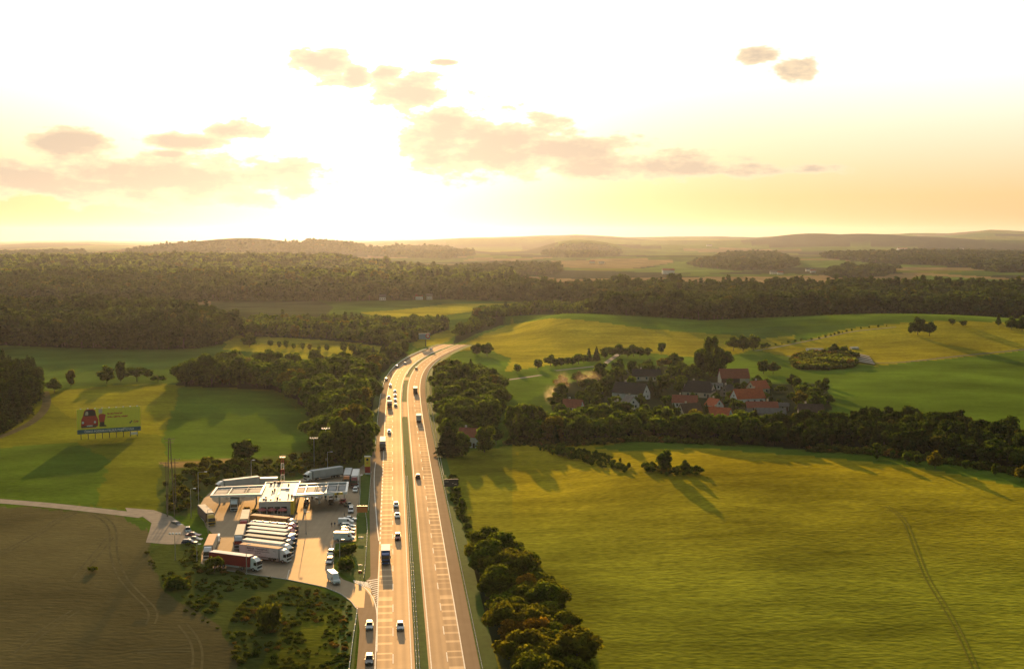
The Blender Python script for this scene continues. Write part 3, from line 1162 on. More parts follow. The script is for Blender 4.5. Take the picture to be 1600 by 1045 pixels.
def slab_bars(m, u0, u1):
    """pale worn concrete bars across the slow lane"""
    t = m.node_tree
    b = t.nodes['Principled BSDF']
    uv = nd(t, 'ShaderNodeUVMap', uv_map='UVMap')
    s = nd(t, 'ShaderNodeSeparateXYZ')
    t.links.new(uv.outputs[0], s.inputs[0])
    lane = mth(t, 'MULTIPLY', mth(t, 'GREATER_THAN', s.outputs[0], u0), mth(t, 'LESS_THAN', s.outputs[0], u1))
    n = nd(t, 'ShaderNodeTexNoise', noise_dimensions='1D')
    n.inputs['Scale'].default_value = 0.06
    n.inputs['Detail'].default_value = 3
    t.links.new(s.outputs[1], n.inputs['W'])
    ph = mth(t, 'ADD', mth(t, 'MULTIPLY', s.outputs[1], 1 / 5.6), mth(t, 'MULTIPLY', n.outputs[0], 1.6))
    tri = mth(t, 'ABSOLUTE', mth(t, 'SUBTRACT', mth(t, 'FRACT', ph), 0.5))
    r = nd(t, 'ShaderNodeMapRange', interpolation_type='SMOOTHSTEP')
    r.inputs['From Min'].default_value = 0.34
    r.inputs['From Max'].default_value = 0.43
    t.links.new(tri, r.inputs[0])
    bar = mth(t, 'MULTIPLY', mth(t, 'MULTIPLY', r.outputs[0], lane), mth(t, 'MULTIPLY_ADD', n.outputs[0], 1.3, -0.05, clamp=True))
    old = b.inputs['Base Color'].links[0].from_socket
    lin = mth(t, 'MULTIPLY', lane, 0.12)
    c = mixc(t, lin, old, (0.25, 0.18, 0.12))
    c = mixc(t, mth(t, 'MULTIPLY', bar, 0.75), c, (0.46, 0.36, 0.25))
    t.links.new(c, b.inputs['Base Color'])
    mxs = [x for x in t.nodes if x.type == 'MIX_SHADER'][0]
    g0 = mxs.inputs[0].default_value
    # polished wheel paths, two to a lane
    wp = mth(t, 'SINE', mth(t, 'MULTIPLY', mth(t, 'SUBTRACT', s.outputs[0], u0 + 1.0), 2 * math.pi / 1.875))
    n5 = nd(t, 'ShaderNodeTexNoise', noise_dimensions='1D')
    n5.inputs['Scale'].default_value = 0.02
    n5.inputs['Detail'].default_value = 4
    t.links.new(s.outputs[1], n5.inputs['W'])
    fac = mth(t, 'MULTIPLY_ADD', wp, 0.10 * g0, g0)
    fac = mth(t, 'MULTIPLY', fac, mth(t, 'MULTIPLY_ADD', n5.outputs[0], 0.5, 0.75))
    fac = mth(t, 'MULTIPLY_ADD', bar, 0.65 * g0, fac)
    fac = mth(t, 'MULTIPLY_ADD', lane, -0.10 * g0, fac)
    t.links.new(fac, mxs.inputs[0])


M_ROADL = M_ROAD
slab_bars(M_ROADL, 0.5, 4.05)
M_ROADR = asphalt('asphalt_right', (0.18, 0.13, 0.09), 0.66, .12)
slab_bars(M_ROADR, 4.4, 7.6)
strip('highway', offs(-4.2), offs(4.7), 0.06, M_ROADL)
strip('highway', offs(7.6), offs(15.6), 0.06, M_ROADR)
strip('hard_shoulder', offs(-7.2), offs(-4.15), 0.06, M_SHOULDER)
strip('hard_shoulder', offs(15.55), offs(18.6), 0.06, M_SHOULDER)
mg = bpy.data.materials.new('verge_grass')
mg.use_nodes = True
M_VERGE = simple('verge_turf', (0.046, 0.082, 0.010), 0.95, vary=.3, scale=.5, spec=.05, bump=.4)
bv = M_VERGE.node_tree.nodes['Principled BSDF']
bv.inputs['Sheen Weight'].default_value = 0.22
bv.inputs['Sheen Tint'].default_value = (.20, .28, .03, 1)
strip('median_grass', offs(4.75), offs(7.55), 0.05, M_VERGE)
i_a, i_b = road_i(652), road_i(626)
strip('median_crossing', offs(4.6, i_a, i_b), offs(7.7, i_a, i_b), 0.07, M_ROADR)
i_a, i_b = road_i(594), road_i(588)
strip('median_crossing', offs(4.6, i_a, i_b), offs(7.7, i_a, i_b), 0.07, M_ROADR)
strip('verge', offs(-12.5, 0, road_i(930)), offs(-8.4, 0, road_i(930)), 0.03, M_VERGE)
strip('verge', offs(-11, road_i(700)), offs(-7.2, road_i(700)), 0.03, M_VERGE)
strip('verge', offs(18.6), offs(22.5), 0.03, M_VERGE)


def line_marks(name, o, w=.22, i0=0, i1=None, z=.075):
    strip(name, offs(o - w / 2, i0, i1), offs(o + w / 2, i0, i1), z, M_PAINT)


fine = resample(road, 1.0)
fn = normals(fine)
fs = np.arange(len(fine)) * 1.0


def dashes(name, o, on, period, w, y0=1500, y1=545, z=.078):
    v, f = [], []
    a = int(np.argmin(np.abs(fine[:, 1] - flat(613, y0)[1])))
    b = int(np.argmin(np.abs(fine[:, 1] - flat(613, y1)[1])))
    # phase: a dash ends at the photographed mark at y = 892
    p0 = int(np.argmin(np.abs(fine[:, 1] - flat(613.9, 892)[1])))
    k = p0 - period * 200
    while k < b:
        if k > a and k + on < b:
            for s in range(k, k + on, max(1, on // 2)):
                e = min(s + max(1, on // 2), k + on)
                n = len(v)
                for (i, sd) in ((s, -1), (s, 1), (e, 1), (e, -1)):
                    q = fine[i] + fn[i] * (o + sd * w / 2)
                    v.append((q[0], q[1], z + float(H(q[0], q[1]))))
                f.append((n, n + 1, n + 2, n + 3))
        k += period
    o_ = mesh_obj(name, v, f, M_PAINT)
    o_['kind'] = 'structure'


line_marks('edge_line', -3.85, .25, 0, road_i(852))
line_marks('edge_line', -3.85, .25, road_i(722))
line_marks('edge_line', 3.95, .22)
line_marks('edge_line', 8.2, .22)
line_marks('edge_line', 15.35, .25)
dashes('lane_dashes', 0.0, 6, 18, .20)
dashes('lane_dashes', 11.85, 6, 18, .20)
dashes('wide_dashes', -3.85, 3, 6, .42, 852, 722)
# taper line of the exit lane
ty = [722, 735, 750, 767, 790, 820, 845]
tx = [587, 585.2, 584.6, 585.0, 586.8, 589.0, 592.0]
tp = resample([flat(x, y) for x, y in zip(tx, ty)], 4)
tn = normals(tp)
strip('edge_line', tp - tn * .14, tp + tn * .14, .085, M_PAINT)
# the asphalt strip beside the taper
p = resample([flat(x, y) for x, y in [(583, 705), (578, 725), (577.5, 760), (577, 800), (577.5, 850), (579, 900), (580, 930)]], 5)
q = resample([flat(x, y) for x, y in [(592, 705), (590, 725), (589.5, 760), (589.5, 800), (590, 850), (590, 900), (589.5, 930)]], 5)
k = min(len(p), len(q))
p = np.c_[np.interp(np.linspace(0, 1, k), np.linspace(0, 1, len(p)), p[:, 0]), np.interp(np.linspace(0, 1, k), np.linspace(0, 1, len(p)), p[:, 1])]
q = np.c_[np.interp(np.linspace(0, 1, k), np.linspace(0, 1, len(q)), q[:, 0]), np.interp(np.linspace(0, 1, k), np.linspace(0, 1, len(q)), q[:, 1])]
strip('exit_lane', p, q, .065, M_SHOULDER)


def psheet(name, px, z, mat):
    return sheet(name, [flat(*a) for a in px], z, mat)


psheet('slip_road', [(586, 703), (585, 735), (578, 741), (571, 737), (563, 745), (556, 742), (562, 731), (573, 722), (581, 712)], .055, M_YARD)
psheet('service_yard', [(562, 731), (572, 737), (564, 745), (562, 770), (560.5, 796), (557, 806), (556.5, 845), (524, 849), (521.5, 880), (522, 892),
                        (536, 905), (553, 911), (566, 915), (578, 928), (583, 950), (556, 950), (549, 940), (533, 928), (507, 917), (448, 905), (405, 899), (334, 888),
                        (314, 881), (315, 865), (333, 836), (322, 826), (316, 812), (311, 796), (318, 783), (330, 771), (345, 762), (400, 752), (445, 756), (478, 746), (531, 733)], .050, M_YARD)
psheet('entry_ramp', [(590, 925), (590, 960), (588.5, 1060), (590, 1300), (535, 1300), (556, 1060), (562, 985), (559, 958), (556, 949), (583, 949), (585, 935)], .063, M_SHOULDER)
psheet('entry_ramp', [(566, 915), (578, 908), (590, 905), (590.2, 930), (584, 952), (578, 930)], .061, M_YARD)
# ramp edge lines
for pts in ([(553, 909.5), (566, 914), (577, 924), (585, 938), (589, 955), (589.5, 985), (589, 1018)],):
    a = smooth(resample([flat(*s) for s in pts], 1.5), 1, 6)
    n_ = normals(a)
    strip('edge_line', a - n_ * .13, a + n_ * .13, .09, M_PAINT)
# hatched nose between ramp and carriageway
hv, hf = [], []
for i in range(13):
    y = 905.5 + i * 3.1
    xl = np.interp(y, [905, 912, 925, 936, 945], [573, 575, 582, 586.5, 588.5])
    a = flat(xl, y + 2.6)
    b = flat(590.2, y)
    n = len(hv)
    for (px_, py_) in (a, b):
        hv.append((px_, py_, .095))
        hv.append((px_, py_ + .75, .095))
    hf.append((n, n + 2, n + 3, n + 1))
for i in range(9):
    x0 = 556 + i * 2.9
    a = flat(x0, 911.2 + i * 1.1)
    b = flat(x0 - 4.5, 906.8 + i * .4)
    n = len(hv)
    for (px_, py_) in (a, b):
        hv.append((px_, py_, .095))
        hv.append((px_ + .45, py_ + .25, .095))
    hf.append((n, n + 2, n + 3, n + 1))
o = mesh_obj('hatched_marking', hv, hf, M_PAINT)
o['kind'] = 'structure'
psheet('grass_island', [(563, 744), (579, 742), (577.5, 800), (579, 900), (575, 905), (560, 909), (545, 904), (537, 898), (527, 886), (527, 854), (556, 850), (560, 845), (559, 806), (562, 796)], .07, M_VERGE)


def path(name, px, w, z, mat, land_=True):
    P = [tuple(G(*a)[:2]) for a in px]
    a = smooth(resample(P, 4), 1, 8)
    n_ = normals(a)
    return strip(name, a - n_ * w / 2, a + n_ * w / 2, z, mat)


path('field_road', [(-250, 766), (-60, 777), (0, 783), (60, 787), (130, 795), (225, 806)], 5.5, .05, M_GRAVEL)
psheet('gravel_parking', [(196, 800), (240, 802.5), (268, 811), (284, 822), (302, 833), (305, 846), (285, 852), (262, 853), (228, 851), (233, 836), (237, 822), (222, 812), (200, 808)], .055, M_GRAVEL)
path('farm_track', [(-90, 705), (-20, 690), (20, 675), (50, 660), (68, 643), (74, 628), (70, 612)], 4.5, .06, M_TRACK)
path('village_path', [(735, 600), (770, 596), (805, 592), (845, 586)], 3.6, .06, M_GRAVEL)
path('village_path', [(868, 579), (905, 575), (942, 571), (952, 563), (968, 552)], 4.0, .08, M_GRAVEL)
path('hill_track', [(1700, 536), (1600, 546), (1500, 556), (1400, 567), (1290, 566), (1230, 556)], 2.6, .10, simple('dark_soil', (.05, .045, .025), .95, vary=.2))
path('hill_track', [(1180, 548), (1260, 533), (1330, 518), (1400, 511)], 2.0, .12, M_GRAVEL)
for pts in ([(60, 800), (120, 803), (160, 812), (178, 830), (176, 865), (190, 905), (222, 938), (250, 958), (235, 975)],
            [(0, 870), (60, 840), (90, 818), (120, 806)], [(120, 905), (150, 870), (172, 845)],
            [(285, 975), (305, 995), (312, 1020), (305, 1060)], [(30, 1020), (60, 990), (100, 965), (118, 955)],
            [(215, 1018), (250, 1010), (300, 1015)]):
    P = smooth(resample([flat(*s) for s in pts], 3), 1, 10)
    n_ = normals(P)
    for o_ in (-1.0, 1.0):
        strip('wheel_track', P + n_ * (o_ - .28), P + n_ * (o_ + .28), .03, M_TRACK)
M_TRAMP = simple('flattened_grass', (0.092, 0.086, 0.013), 0.95, vary=.3, scale=.3, spec=.0)
M_TRAMP.node_tree.nodes['Principled BSDF'].inputs['Sheen Weight'].default_value = 0.40
M_TRAMP.node_tree.nodes['Principled BSDF'].inputs['Sheen Tint'].default_value = (.36, .34, .05, 1)
P = smooth(resample([tuple(G(*s)[:2]) for s in [(1385, 790), (1412, 808), (1428, 850), (1446, 900), (1478, 950), (1505, 1000), (1530, 1060)]], 3), 1, 10)
n_ = normals(P)
for o_ in (-.6, .6):
    strip('wheel_track', P + n_ * (o_ - .16), P + n_ * (o_ + .16), .12, M_TRAMP)


# ------------------------------------------------------------------ guard rails
def rail(P, label, name='guard_rail', group='steel guard rails along the highway', h=.75, post=4.0, col=None):
    P = resample(P, 2.0)
    n_ = normals(P)
    root = empty(name, (P[0][0], P[0][1], 0))
    tag(root, label, 'guard rail', group)
    v, f = [], []
    prof = [(-.03, h - .32), (.05, h - .24), (-.02, h - .16), (.05, h - .08), (-.03, h)]
    k = len(prof)
    zz = H(P[:, 0], P[:, 1])
    for i in range(len(P)):
        for (o_, z) in prof:
            q = P[i] + n_[i] * o_ - P[0]
            v.append((q[0], q[1], z + zz[i]))
    for i in range(len(P) - 1):
        for j in range(k - 1):
            f.append((i * k + j, i * k + j + 1, (i + 1) * k + j + 1, (i + 1) * k + j))
    mesh_obj('rail_beam', v, f, col or M_STEEL, root)
    mb = MB()
    for i in range(0, len(P), max(1, int(post / 2))):
        q = P[i] - P[0]
        mb.box(q[0] - .06, q[0] + .06, q[1] - .06, q[1] + .06, zz[i] - .1, zz[i] + h - .05)
    o = mb.build('post', M_STEEL, root)
    o['kind'] = 'stuff'
    return root


def roff(o, ya, yb):
    a, b = sorted((road_i(ya), road_i(yb)))
    return offs(o, a, b)


rail(roff(19.0, 1400, 560), 'long steel guard rail along the outer edge of the right-hand carriageway')
pq = roff(0, 745, 600)
P = pq + normals(pq) * np.linspace(19.6, 21.6, len(pq))[:, None]
rail(P, 'second guard rail in front of the trees right of the highway', h=1.0)
rail(roff(-7.6, 712, 545), 'guard rail on the far left shoulder beside the copse')
rail(roff(5.05, 1400, 742), 'left beam of the near double guard rail in the median')
rail(roff(5.65, 1400, 742), 'right beam of the near double guard rail in the median')
rail(roff(5.2, 728, 712), 'short piece of guard rail standing alone in the median')
rail(roff(5.05, 655, 598), 'guard rail in the median beside the paved crossing')
rail(roff(5.15, 586, 545), 'median guard rail on the far bend of the highway')
rail([flat(*a) for a in [(544, 1060), (549, 1020), (553, 990), (557, 965), (558.5, 950)]], 'guard rail left of the ramp at the bottom edge')
rail([flat(*a) for a in [(571, 803), (573, 815), (574, 830), (572.5, 860), (570, 890), (568.5, 905)]], 'guard rail on the grass between parked vans and highway')
rail([flat(*a) for a in [(580, 739), (578, 765), (575.5, 799)]], 'guard rail on the grass beside the slow lane, behind the filling station')
rail([flat(*a) for a in [(563, 745), (562.8, 770), (561.5, 797)]], 'pale rail at the right edge of the station yard', h=.9)
# kerb along the lower edge of the yard
kp = resample([flat(*a) for a in [(334, 888), (405, 899), (448, 905), (507, 917), (533, 928), (549, 940), (556, 950)]], 2)
kn = normals(kp)
v, f = [], []
for i in range(len(kp)):
    for (o_, z) in ((-.1, 0), (-.1, .16), (.1, .16), (.1, 0)):
        q = kp[i] + kn[i] * o_
        v.append((q[0], q[1], z))
for i in range(len(kp) - 1):
    for j in range(3):
        f.append((i * 4 + j, i * 4 + j + 1, i * 4 + j + 5, i * 4 + j + 4))
o = mesh_obj('kerb', v, f, M_KERB)
o['kind'] = 'structure'
# yard markings
v, f = [], []


def mark(a, b, w=.15, z=.062):
    A, B = Vector((*flat(*a), 0)), Vector((*flat(*b), 0))
    t = (B - A).normalized()
    s = Vector((-t.y, t.x, 0)) * w / 2
    n = len(v)
    for q in (A - s, B - s, B + s, A + s):
        v.append((q.x, q.y, z))
    f.append((n, n + 1, n + 2, n + 3))


for a, b in (((333, 793), (339, 786)), ((347, 772), (350, 768)), ((478, 840), (521, 843)), ((478, 833), (481, 805)), ((521, 880), (517, 850)),
             ((556, 806), (536, 807)), ((555, 815), (533, 815)), ((555, 823), (531, 823)), ((555, 833), (529, 833)), ((400, 873), (380, 869)),
             ((482, 757), (470, 790)), ((468, 838), (474, 842)), ((448, 905), (452, 890)), ((487, 816), (521, 814)), ((487, 818), (487.6, 815))):
    mark(a, b)
o = mesh_obj('yard_marking', v, f, M_PAINT)
o['kind'] = 'structure'
print('roads', round(time.time() - T0, 1))

# ------------------------------------------------------------------ vehicles (local axes: +Y is forward, origin on the ground)
M_GLASS = simple('window_glass', (0.02, 0.025, 0.03), 0.12, spec=.8, vary=.05)
M_TYRE = simple('tyre_rubber', (0.02, 0.02, 0.02), 0.85)
M_RIM = simple('wheel_rim', (0.45, 0.45, 0.45), 0.35, metal=.7)
M_DARK = simple('black_plastic', (0.03, 0.03, 0.032), 0.6)
M_LAMP = simple('lamp_glass', (0.75, 0.75, 0.72), 0.15)
M_REDL = simple('rear_lamp_red', (0.45, 0.02, 0.015), 0.3)
M_CHASSIS = simple('chassis_paint', (0.05, 0.045, 0.045), 0.7)


def paint(name, col, rough=.35):
    return simple('paint_' + name, col, rough, vary=.06, scale=.8)


PW = paint('white', (.74, .74, .72))
PS = paint('silver', (.42, .44, .46), .3)
PD = paint('dark_grey', (.06, .065, .07), .3)
PK = paint('black', (.02, .02, .024), .3)
PB = paint('blue', (.03, .09, .30))
PN = paint('navy', (.02, .03, .09))
PR = paint('red', (.42, .03, .025))
PM = paint('dark_red', (.22, .03, .03))
PE = paint('beige', (.50, .42, .30))
PT = paint('teal', (.03, .12, .14))
PY = paint('yellow', (.70, .42, .04))
PO = paint('orange', (.65, .20, .05))
T_WHITE = simple('trailer_roof_white', (.70, .69, .66), .7, vary=.15, scale=.4)
T_GREY = simple('trailer_grey', (.42, .43, .43), .7, vary=.15, scale=.4)
T_RED = simple('trailer_curtain_red', (.34, .028, .022), .65, vary=.12, scale=.5)
T_CREAM = simple('trailer_cream', (.52, .45, .34), .75, vary=.15, scale=.4)
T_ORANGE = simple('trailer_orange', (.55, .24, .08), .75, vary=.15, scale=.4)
T_BLUE = simple('trailer_blue', (.10, .16, .30), .7, vary=.12, scale=.4)
T_STEEL = simple('tank_steel', (.55, .56, .57), .28, metal=.8)
T_BROWN = simple('trailer_brown', (.14, .09, .07), .75, vary=.15, scale=.4)


def wheel(root, x, y, r, w, rim=True, name='wheel'):
    s = 1 if x > 0 else -1
    o = MB().cyl((x - s * w, y, r), (x, y, r), r, k=14).build(name, M_TYRE, root)
    if rim:
        MB().cyl((x - s * .02, y, r), (x + s * .02, y, r), r * .62, k=10).build('rim', M_RIM, o)


def bez(p, n=1):
    return p


def car(pos, rz, paint_m, style, label, group, name='parked_car', small=False, cat='car'):
    dims = {'hatch': (4.05, 1.74, 1.48), 'sedan': (4.6, 1.80, 1.45), 'wagon': (4.7, 1.80, 1.50), 'suv': (4.5, 1.86, 1.72), 'pickup': (5.1, 1.85, 1.78)}
    L, W, Ht = dims[style]
    root = empty(name, pos, rz)
    tag(root, label, cat, group)
    h = L / 2
    w = W / 2
    belt = Ht * .60
    # lower body: side profile, pulled in a little towards the sills and the bonnet edge
    prof = [(-h + .05, .28), (h - .12, .24), (h, .38), (h - .02, .62), (h - .12, belt * .80), (h * .50, belt * .97), (h * .42, belt), (-h * .92, belt + .02), (-h, belt * .84), (-h - .0, .45)]
    ins = [.10, .12, .10, .05, .09, .06, .03, .05, .07, .06]
    MB().prism(prof, -w, w, ins).build('body', paint_m, root)
    f0, f1 = h * .44, h * .12
    if style in ('hatch', 'wagon', 'suv'):
        r0, r1 = -h * .93, -h * .78
    elif style == 'pickup':
        r0, r1 = -h * .18, -h * .10
    else:
        r0, r1 = -h * .66, -h * .36
    wb, wt = w - .06, w - .24
    top = Ht
    cab = MB().hexa([(-wb, r0, belt - .02), (wb, r0, belt - .02), (wb, f0, belt - .02), (-wb, f0, belt - .02)],
                    [(-wt, r1, top), (wt, r1, top), (wt, f1, top - .02), (-wt, f1, top - .02)])
    cab.build('cabin', paint_m, root)
    MB().hexa([(-wt * .92, r1 + .12, top), (wt * .92, r1 + .12, top), (wt * .92, f1 - .10, top - .01), (-wt * .92, f1 - .10, top - .01)],
              [(-wt * .82, r1 + .22, top + .035), (wt * .82, r1 + .22, top + .035), (wt * .82, f1 - .22, top + .03), (-wt * .82, f1 - .22, top + .03)]).build('roof', paint_m, root)

    def lerp(a, b, t):
        return tuple(a[i] + (b[i] - a[i]) * t for i in range(3))
    e = .015
    A, B = (-wb, f0, belt - .02), (wb, f0, belt - .02)
    C, D = (wt, f1, top - .02), (-wt, f1, top - .02)
    p = [lerp(lerp(A, B, .06), lerp(D, C, .06), .12), lerp(lerp(A, B, .94), lerp(D, C, .94), .12), lerp(lerp(A, B, .94), lerp(D, C, .94), .93), lerp(lerp(A, B, .06), lerp(D, C, .06), .93)]
    MB().quad(*[(q[0], q[1] + e, q[2] + e) for q in p]).build('windscreen', M_GLASS, root)
    A, B, C, D = (wb, r0, belt - .02), (-wb, r0, belt - .02), (-wt, r1, top), (wt, r1, top)
    p = [lerp(lerp(A, B, .1), lerp(D, C, .1), .2), lerp(lerp(A, B, .9), lerp(D, C, .9), .2), lerp(lerp(A, B, .9), lerp(D, C, .9), .9), lerp(lerp(A, B, .1), lerp(D, C, .1), .9)]
    MB().quad(*[(q[0], q[1] - e, q[2] + e) for q in p]).build('rear_window', M_GLASS, root)
    for s in (-1, 1):
        def sp(t, u):
            a = (s * wb, r0 + (f0 - r0) * t, belt - .02)
            b = (s * wt, r1 + (f1 - r1) * t, top - .01)
            q = lerp(a, b, u)
            return (q[0] + s * e, q[1], q[2])
        for (t0, t1) in ((.06, .46), (.50, .93)):
            pts = [sp(t0, .14), sp(t1, .14), sp(t1, .86), sp(t0, .86)]
            MB().quad(*(pts if s > 0 else pts[::-1])).build('side_window', M_GLASS, root)
        for yy in (h * .64, -h * .62):
            wheel(root, s * (w - .01), yy, .32, .2, rim=not small)
        MB().box(s * (w - .32) - .17, s * (w - .32) + .17, h - .09, h + .01, .56, .72).build('headlight', M_LAMP, root)
        MB().box(s * (w - .24) - .12, s * (w - .24) + .12, -h - .012, -h + .07, .62, .82).build('tail_light', M_REDL, root)
        MB().box(s * (w + .0), s * (w + .14), h * .36, h * .36 + .1, belt - .02, belt + .12).build('wing_mirror', paint_m, root)
    MB().box(-.42, .42, h - .05, h + .012, .36, .50).build('grille', M_DARK, root)
    return root


def van(pos, rz, paint_m, label, group, L=5.6, Ht=2.55, name='van'):
    W = 2.0
    root = empty(name, pos, rz)
    tag(root, label, 'van', group)
    h, w = L / 2, W / 2
    prof = [(-h + .03, .32), (h - .15, .26), (h, .42), (h - .02, .85), (h - .25, 1.12), (h - .85, 1.32), (h - 1.55, Ht - .12), (h - 1.95, Ht), (-h + .12, Ht), (-h, Ht - .15)]
    MB().prism(prof, -w, w, [.06, .10, .09, .07, .09, .10, .16, .16, .14, .10]).build('body', paint_m, root)
    MB().quad((-w + .18, h - .88, 1.36), (w - .18, h - .88, 1.36), (w - .22, h - 1.49, Ht - .26), (-w + .22, h - 1.49, Ht - .26)).build('windscreen', M_GLASS, root)
    o = bpy.data.objects[-1] if False else None
    for s in (-1, 1):
        pts = [(s * (w - .045), h - 2.0, 1.28), (s * (w - .045), h - 1.1, 1.28), (s * (w - .105), h - 1.55, 1.95), (s * (w - .105), h - 2.0, 1.95)]
        MB().quad(*(pts if s > 0 else pts[::-1])).build('side_window', M_GLASS, root)
        for yy in (h * .66, -h * .60):
            wheel(root, s * (w - .02), yy, .35, .22)
        MB().box(s * .70 - .16, s * .70 + .16, h - .10, h + .01, .72, .98).build('headlight', M_LAMP, root)
        MB().box(s * .90 - .06, s * .90 + .06, -h - .012, -h + .06, .8, 1.4).build('tail_light', M_REDL, root)
        MB().box(s * (w + .02), s * (w + .22), h - 1.35, h - 1.25, 1.3, 1.65).build('wing_mirror', M_DARK, root)
    MB().box(-.5, .5, h - .05, h + .014, .45, .68).build('grille', M_DARK, root)
    for x0 in (-w + .2, .04):
        MB().box(x0, x0 + w - .24, -h - .010, -h + .02, .55, Ht - .3).build('rear_door', paint_m, root)
    return root


def text_mesh(name, body, size, mat, parent, mtx, extrude=0.004, align='CENTER', bold=0.0):
    cu = bpy.data.curves.new(name, 'FONT')
    cu.body = body
    cu.size = size
    cu.align_x = align
    cu.align_y = 'CENTER'
    cu.extrude = extrude
    cu.offset = bold
    cu.resolution_u = 3
    to = bpy.data.objects.new('tmp_text', cu)
    COL.objects.link(to)
    dg = bpy.context.evaluated_depsgraph_get()
    me = bpy.data.meshes.new_from_object(to.evaluated_get(dg))
    bpy.data.objects.remove(to)
    bpy.data.curves.remove(cu)
    me.transform(mtx)
    me.materials.clear()
    me.materials.append(mat)
    o = bpy.data.objects.new(name, me)
    COL.objects.link(o)
    o.parent = parent
    return o


M_INK = simple('dark_lettering', (.03, .03, .04), .6)
M_INKW = simple('white_lettering', (.75, .75, .75), .6)


def cab_mesh(root, mcab, y1, wind=True, high=True):
    """tractor cab whose front is at y1"""
    w = 1.24
    prof = [(y1 - 2.25, .75), (y1 - .1, .55), (y1, .75), (y1 + .02, 1.55), (y1 - .14, 2.75), (y1 - .55, 3.05), (y1 - 1.35, 3.62 if high else 3.1), (y1 - 2.25, 3.70 if high else 3.1)]
    c = MB().prism(prof, -w, w, [.05, .06, .05, .03, .10, .18, .24, .24]).build('cab', mcab, root)
    MB().quad((-w + .10, y1 + .035, 1.68), (w - .10, y1 + .035, 1.68), (w - .16, y1 - .095, 2.66), (-w + .16, y1 - .095, 2.66)).build('windscreen', M_GLASS, c)
    MB().box(-w + .16, w - .16, y1 - .02, y1 + .05, .80, 1.38).build('grille', M_DARK, c)
    MB().box(-w + .06, w - .06, y1 - .05, y1 + .07, .38, .70).build('bumper', mcab, root)
    MB().box(-w + .14, w - .14, y1 - .12, y1 + .16, 2.72, 2.80).build('sun_visor', M_DARK, c)
    for s in (-1, 1):
        pts = [(s * (w - .005), y1 - 1.15, 1.72), (s * (w - .005), y1 - .22, 1.62), (s * (w - .055), y1 - .32, 2.55), (s * (w - .055), y1 - 1.15, 2.55)]
        MB().quad(*(pts if s > 0 else pts[::-1])).build('side_window', M_GLASS, c)
        MB().box(s * .92 - .2, s * .92 + .2, y1 + .02, y1 + .09, .50, .68).build('headlight', M_LAMP, root)
        MB().box(s * (w + .06), s * (w + .26), y1 - .15, y1 - .05, 1.9, 2.6).build('wing_mirror', M_DARK, root)
        wheel(root, s * 1.22, y1 - 1.35, .50, .32)
        MB().box(s * .66, s * 1.2, y1 - 3.6, y1 - 2.5, .38, .95).build('fuel_tank', M_STEEL, root)
        wheel(root, s * 1.22, y1 - 4.9, .50, .45)
    MB().box(-.45, .45, y1 - 6.0, y1 - 1.0, .75, 1.02).build('chassis', M_CHASSIS, root)


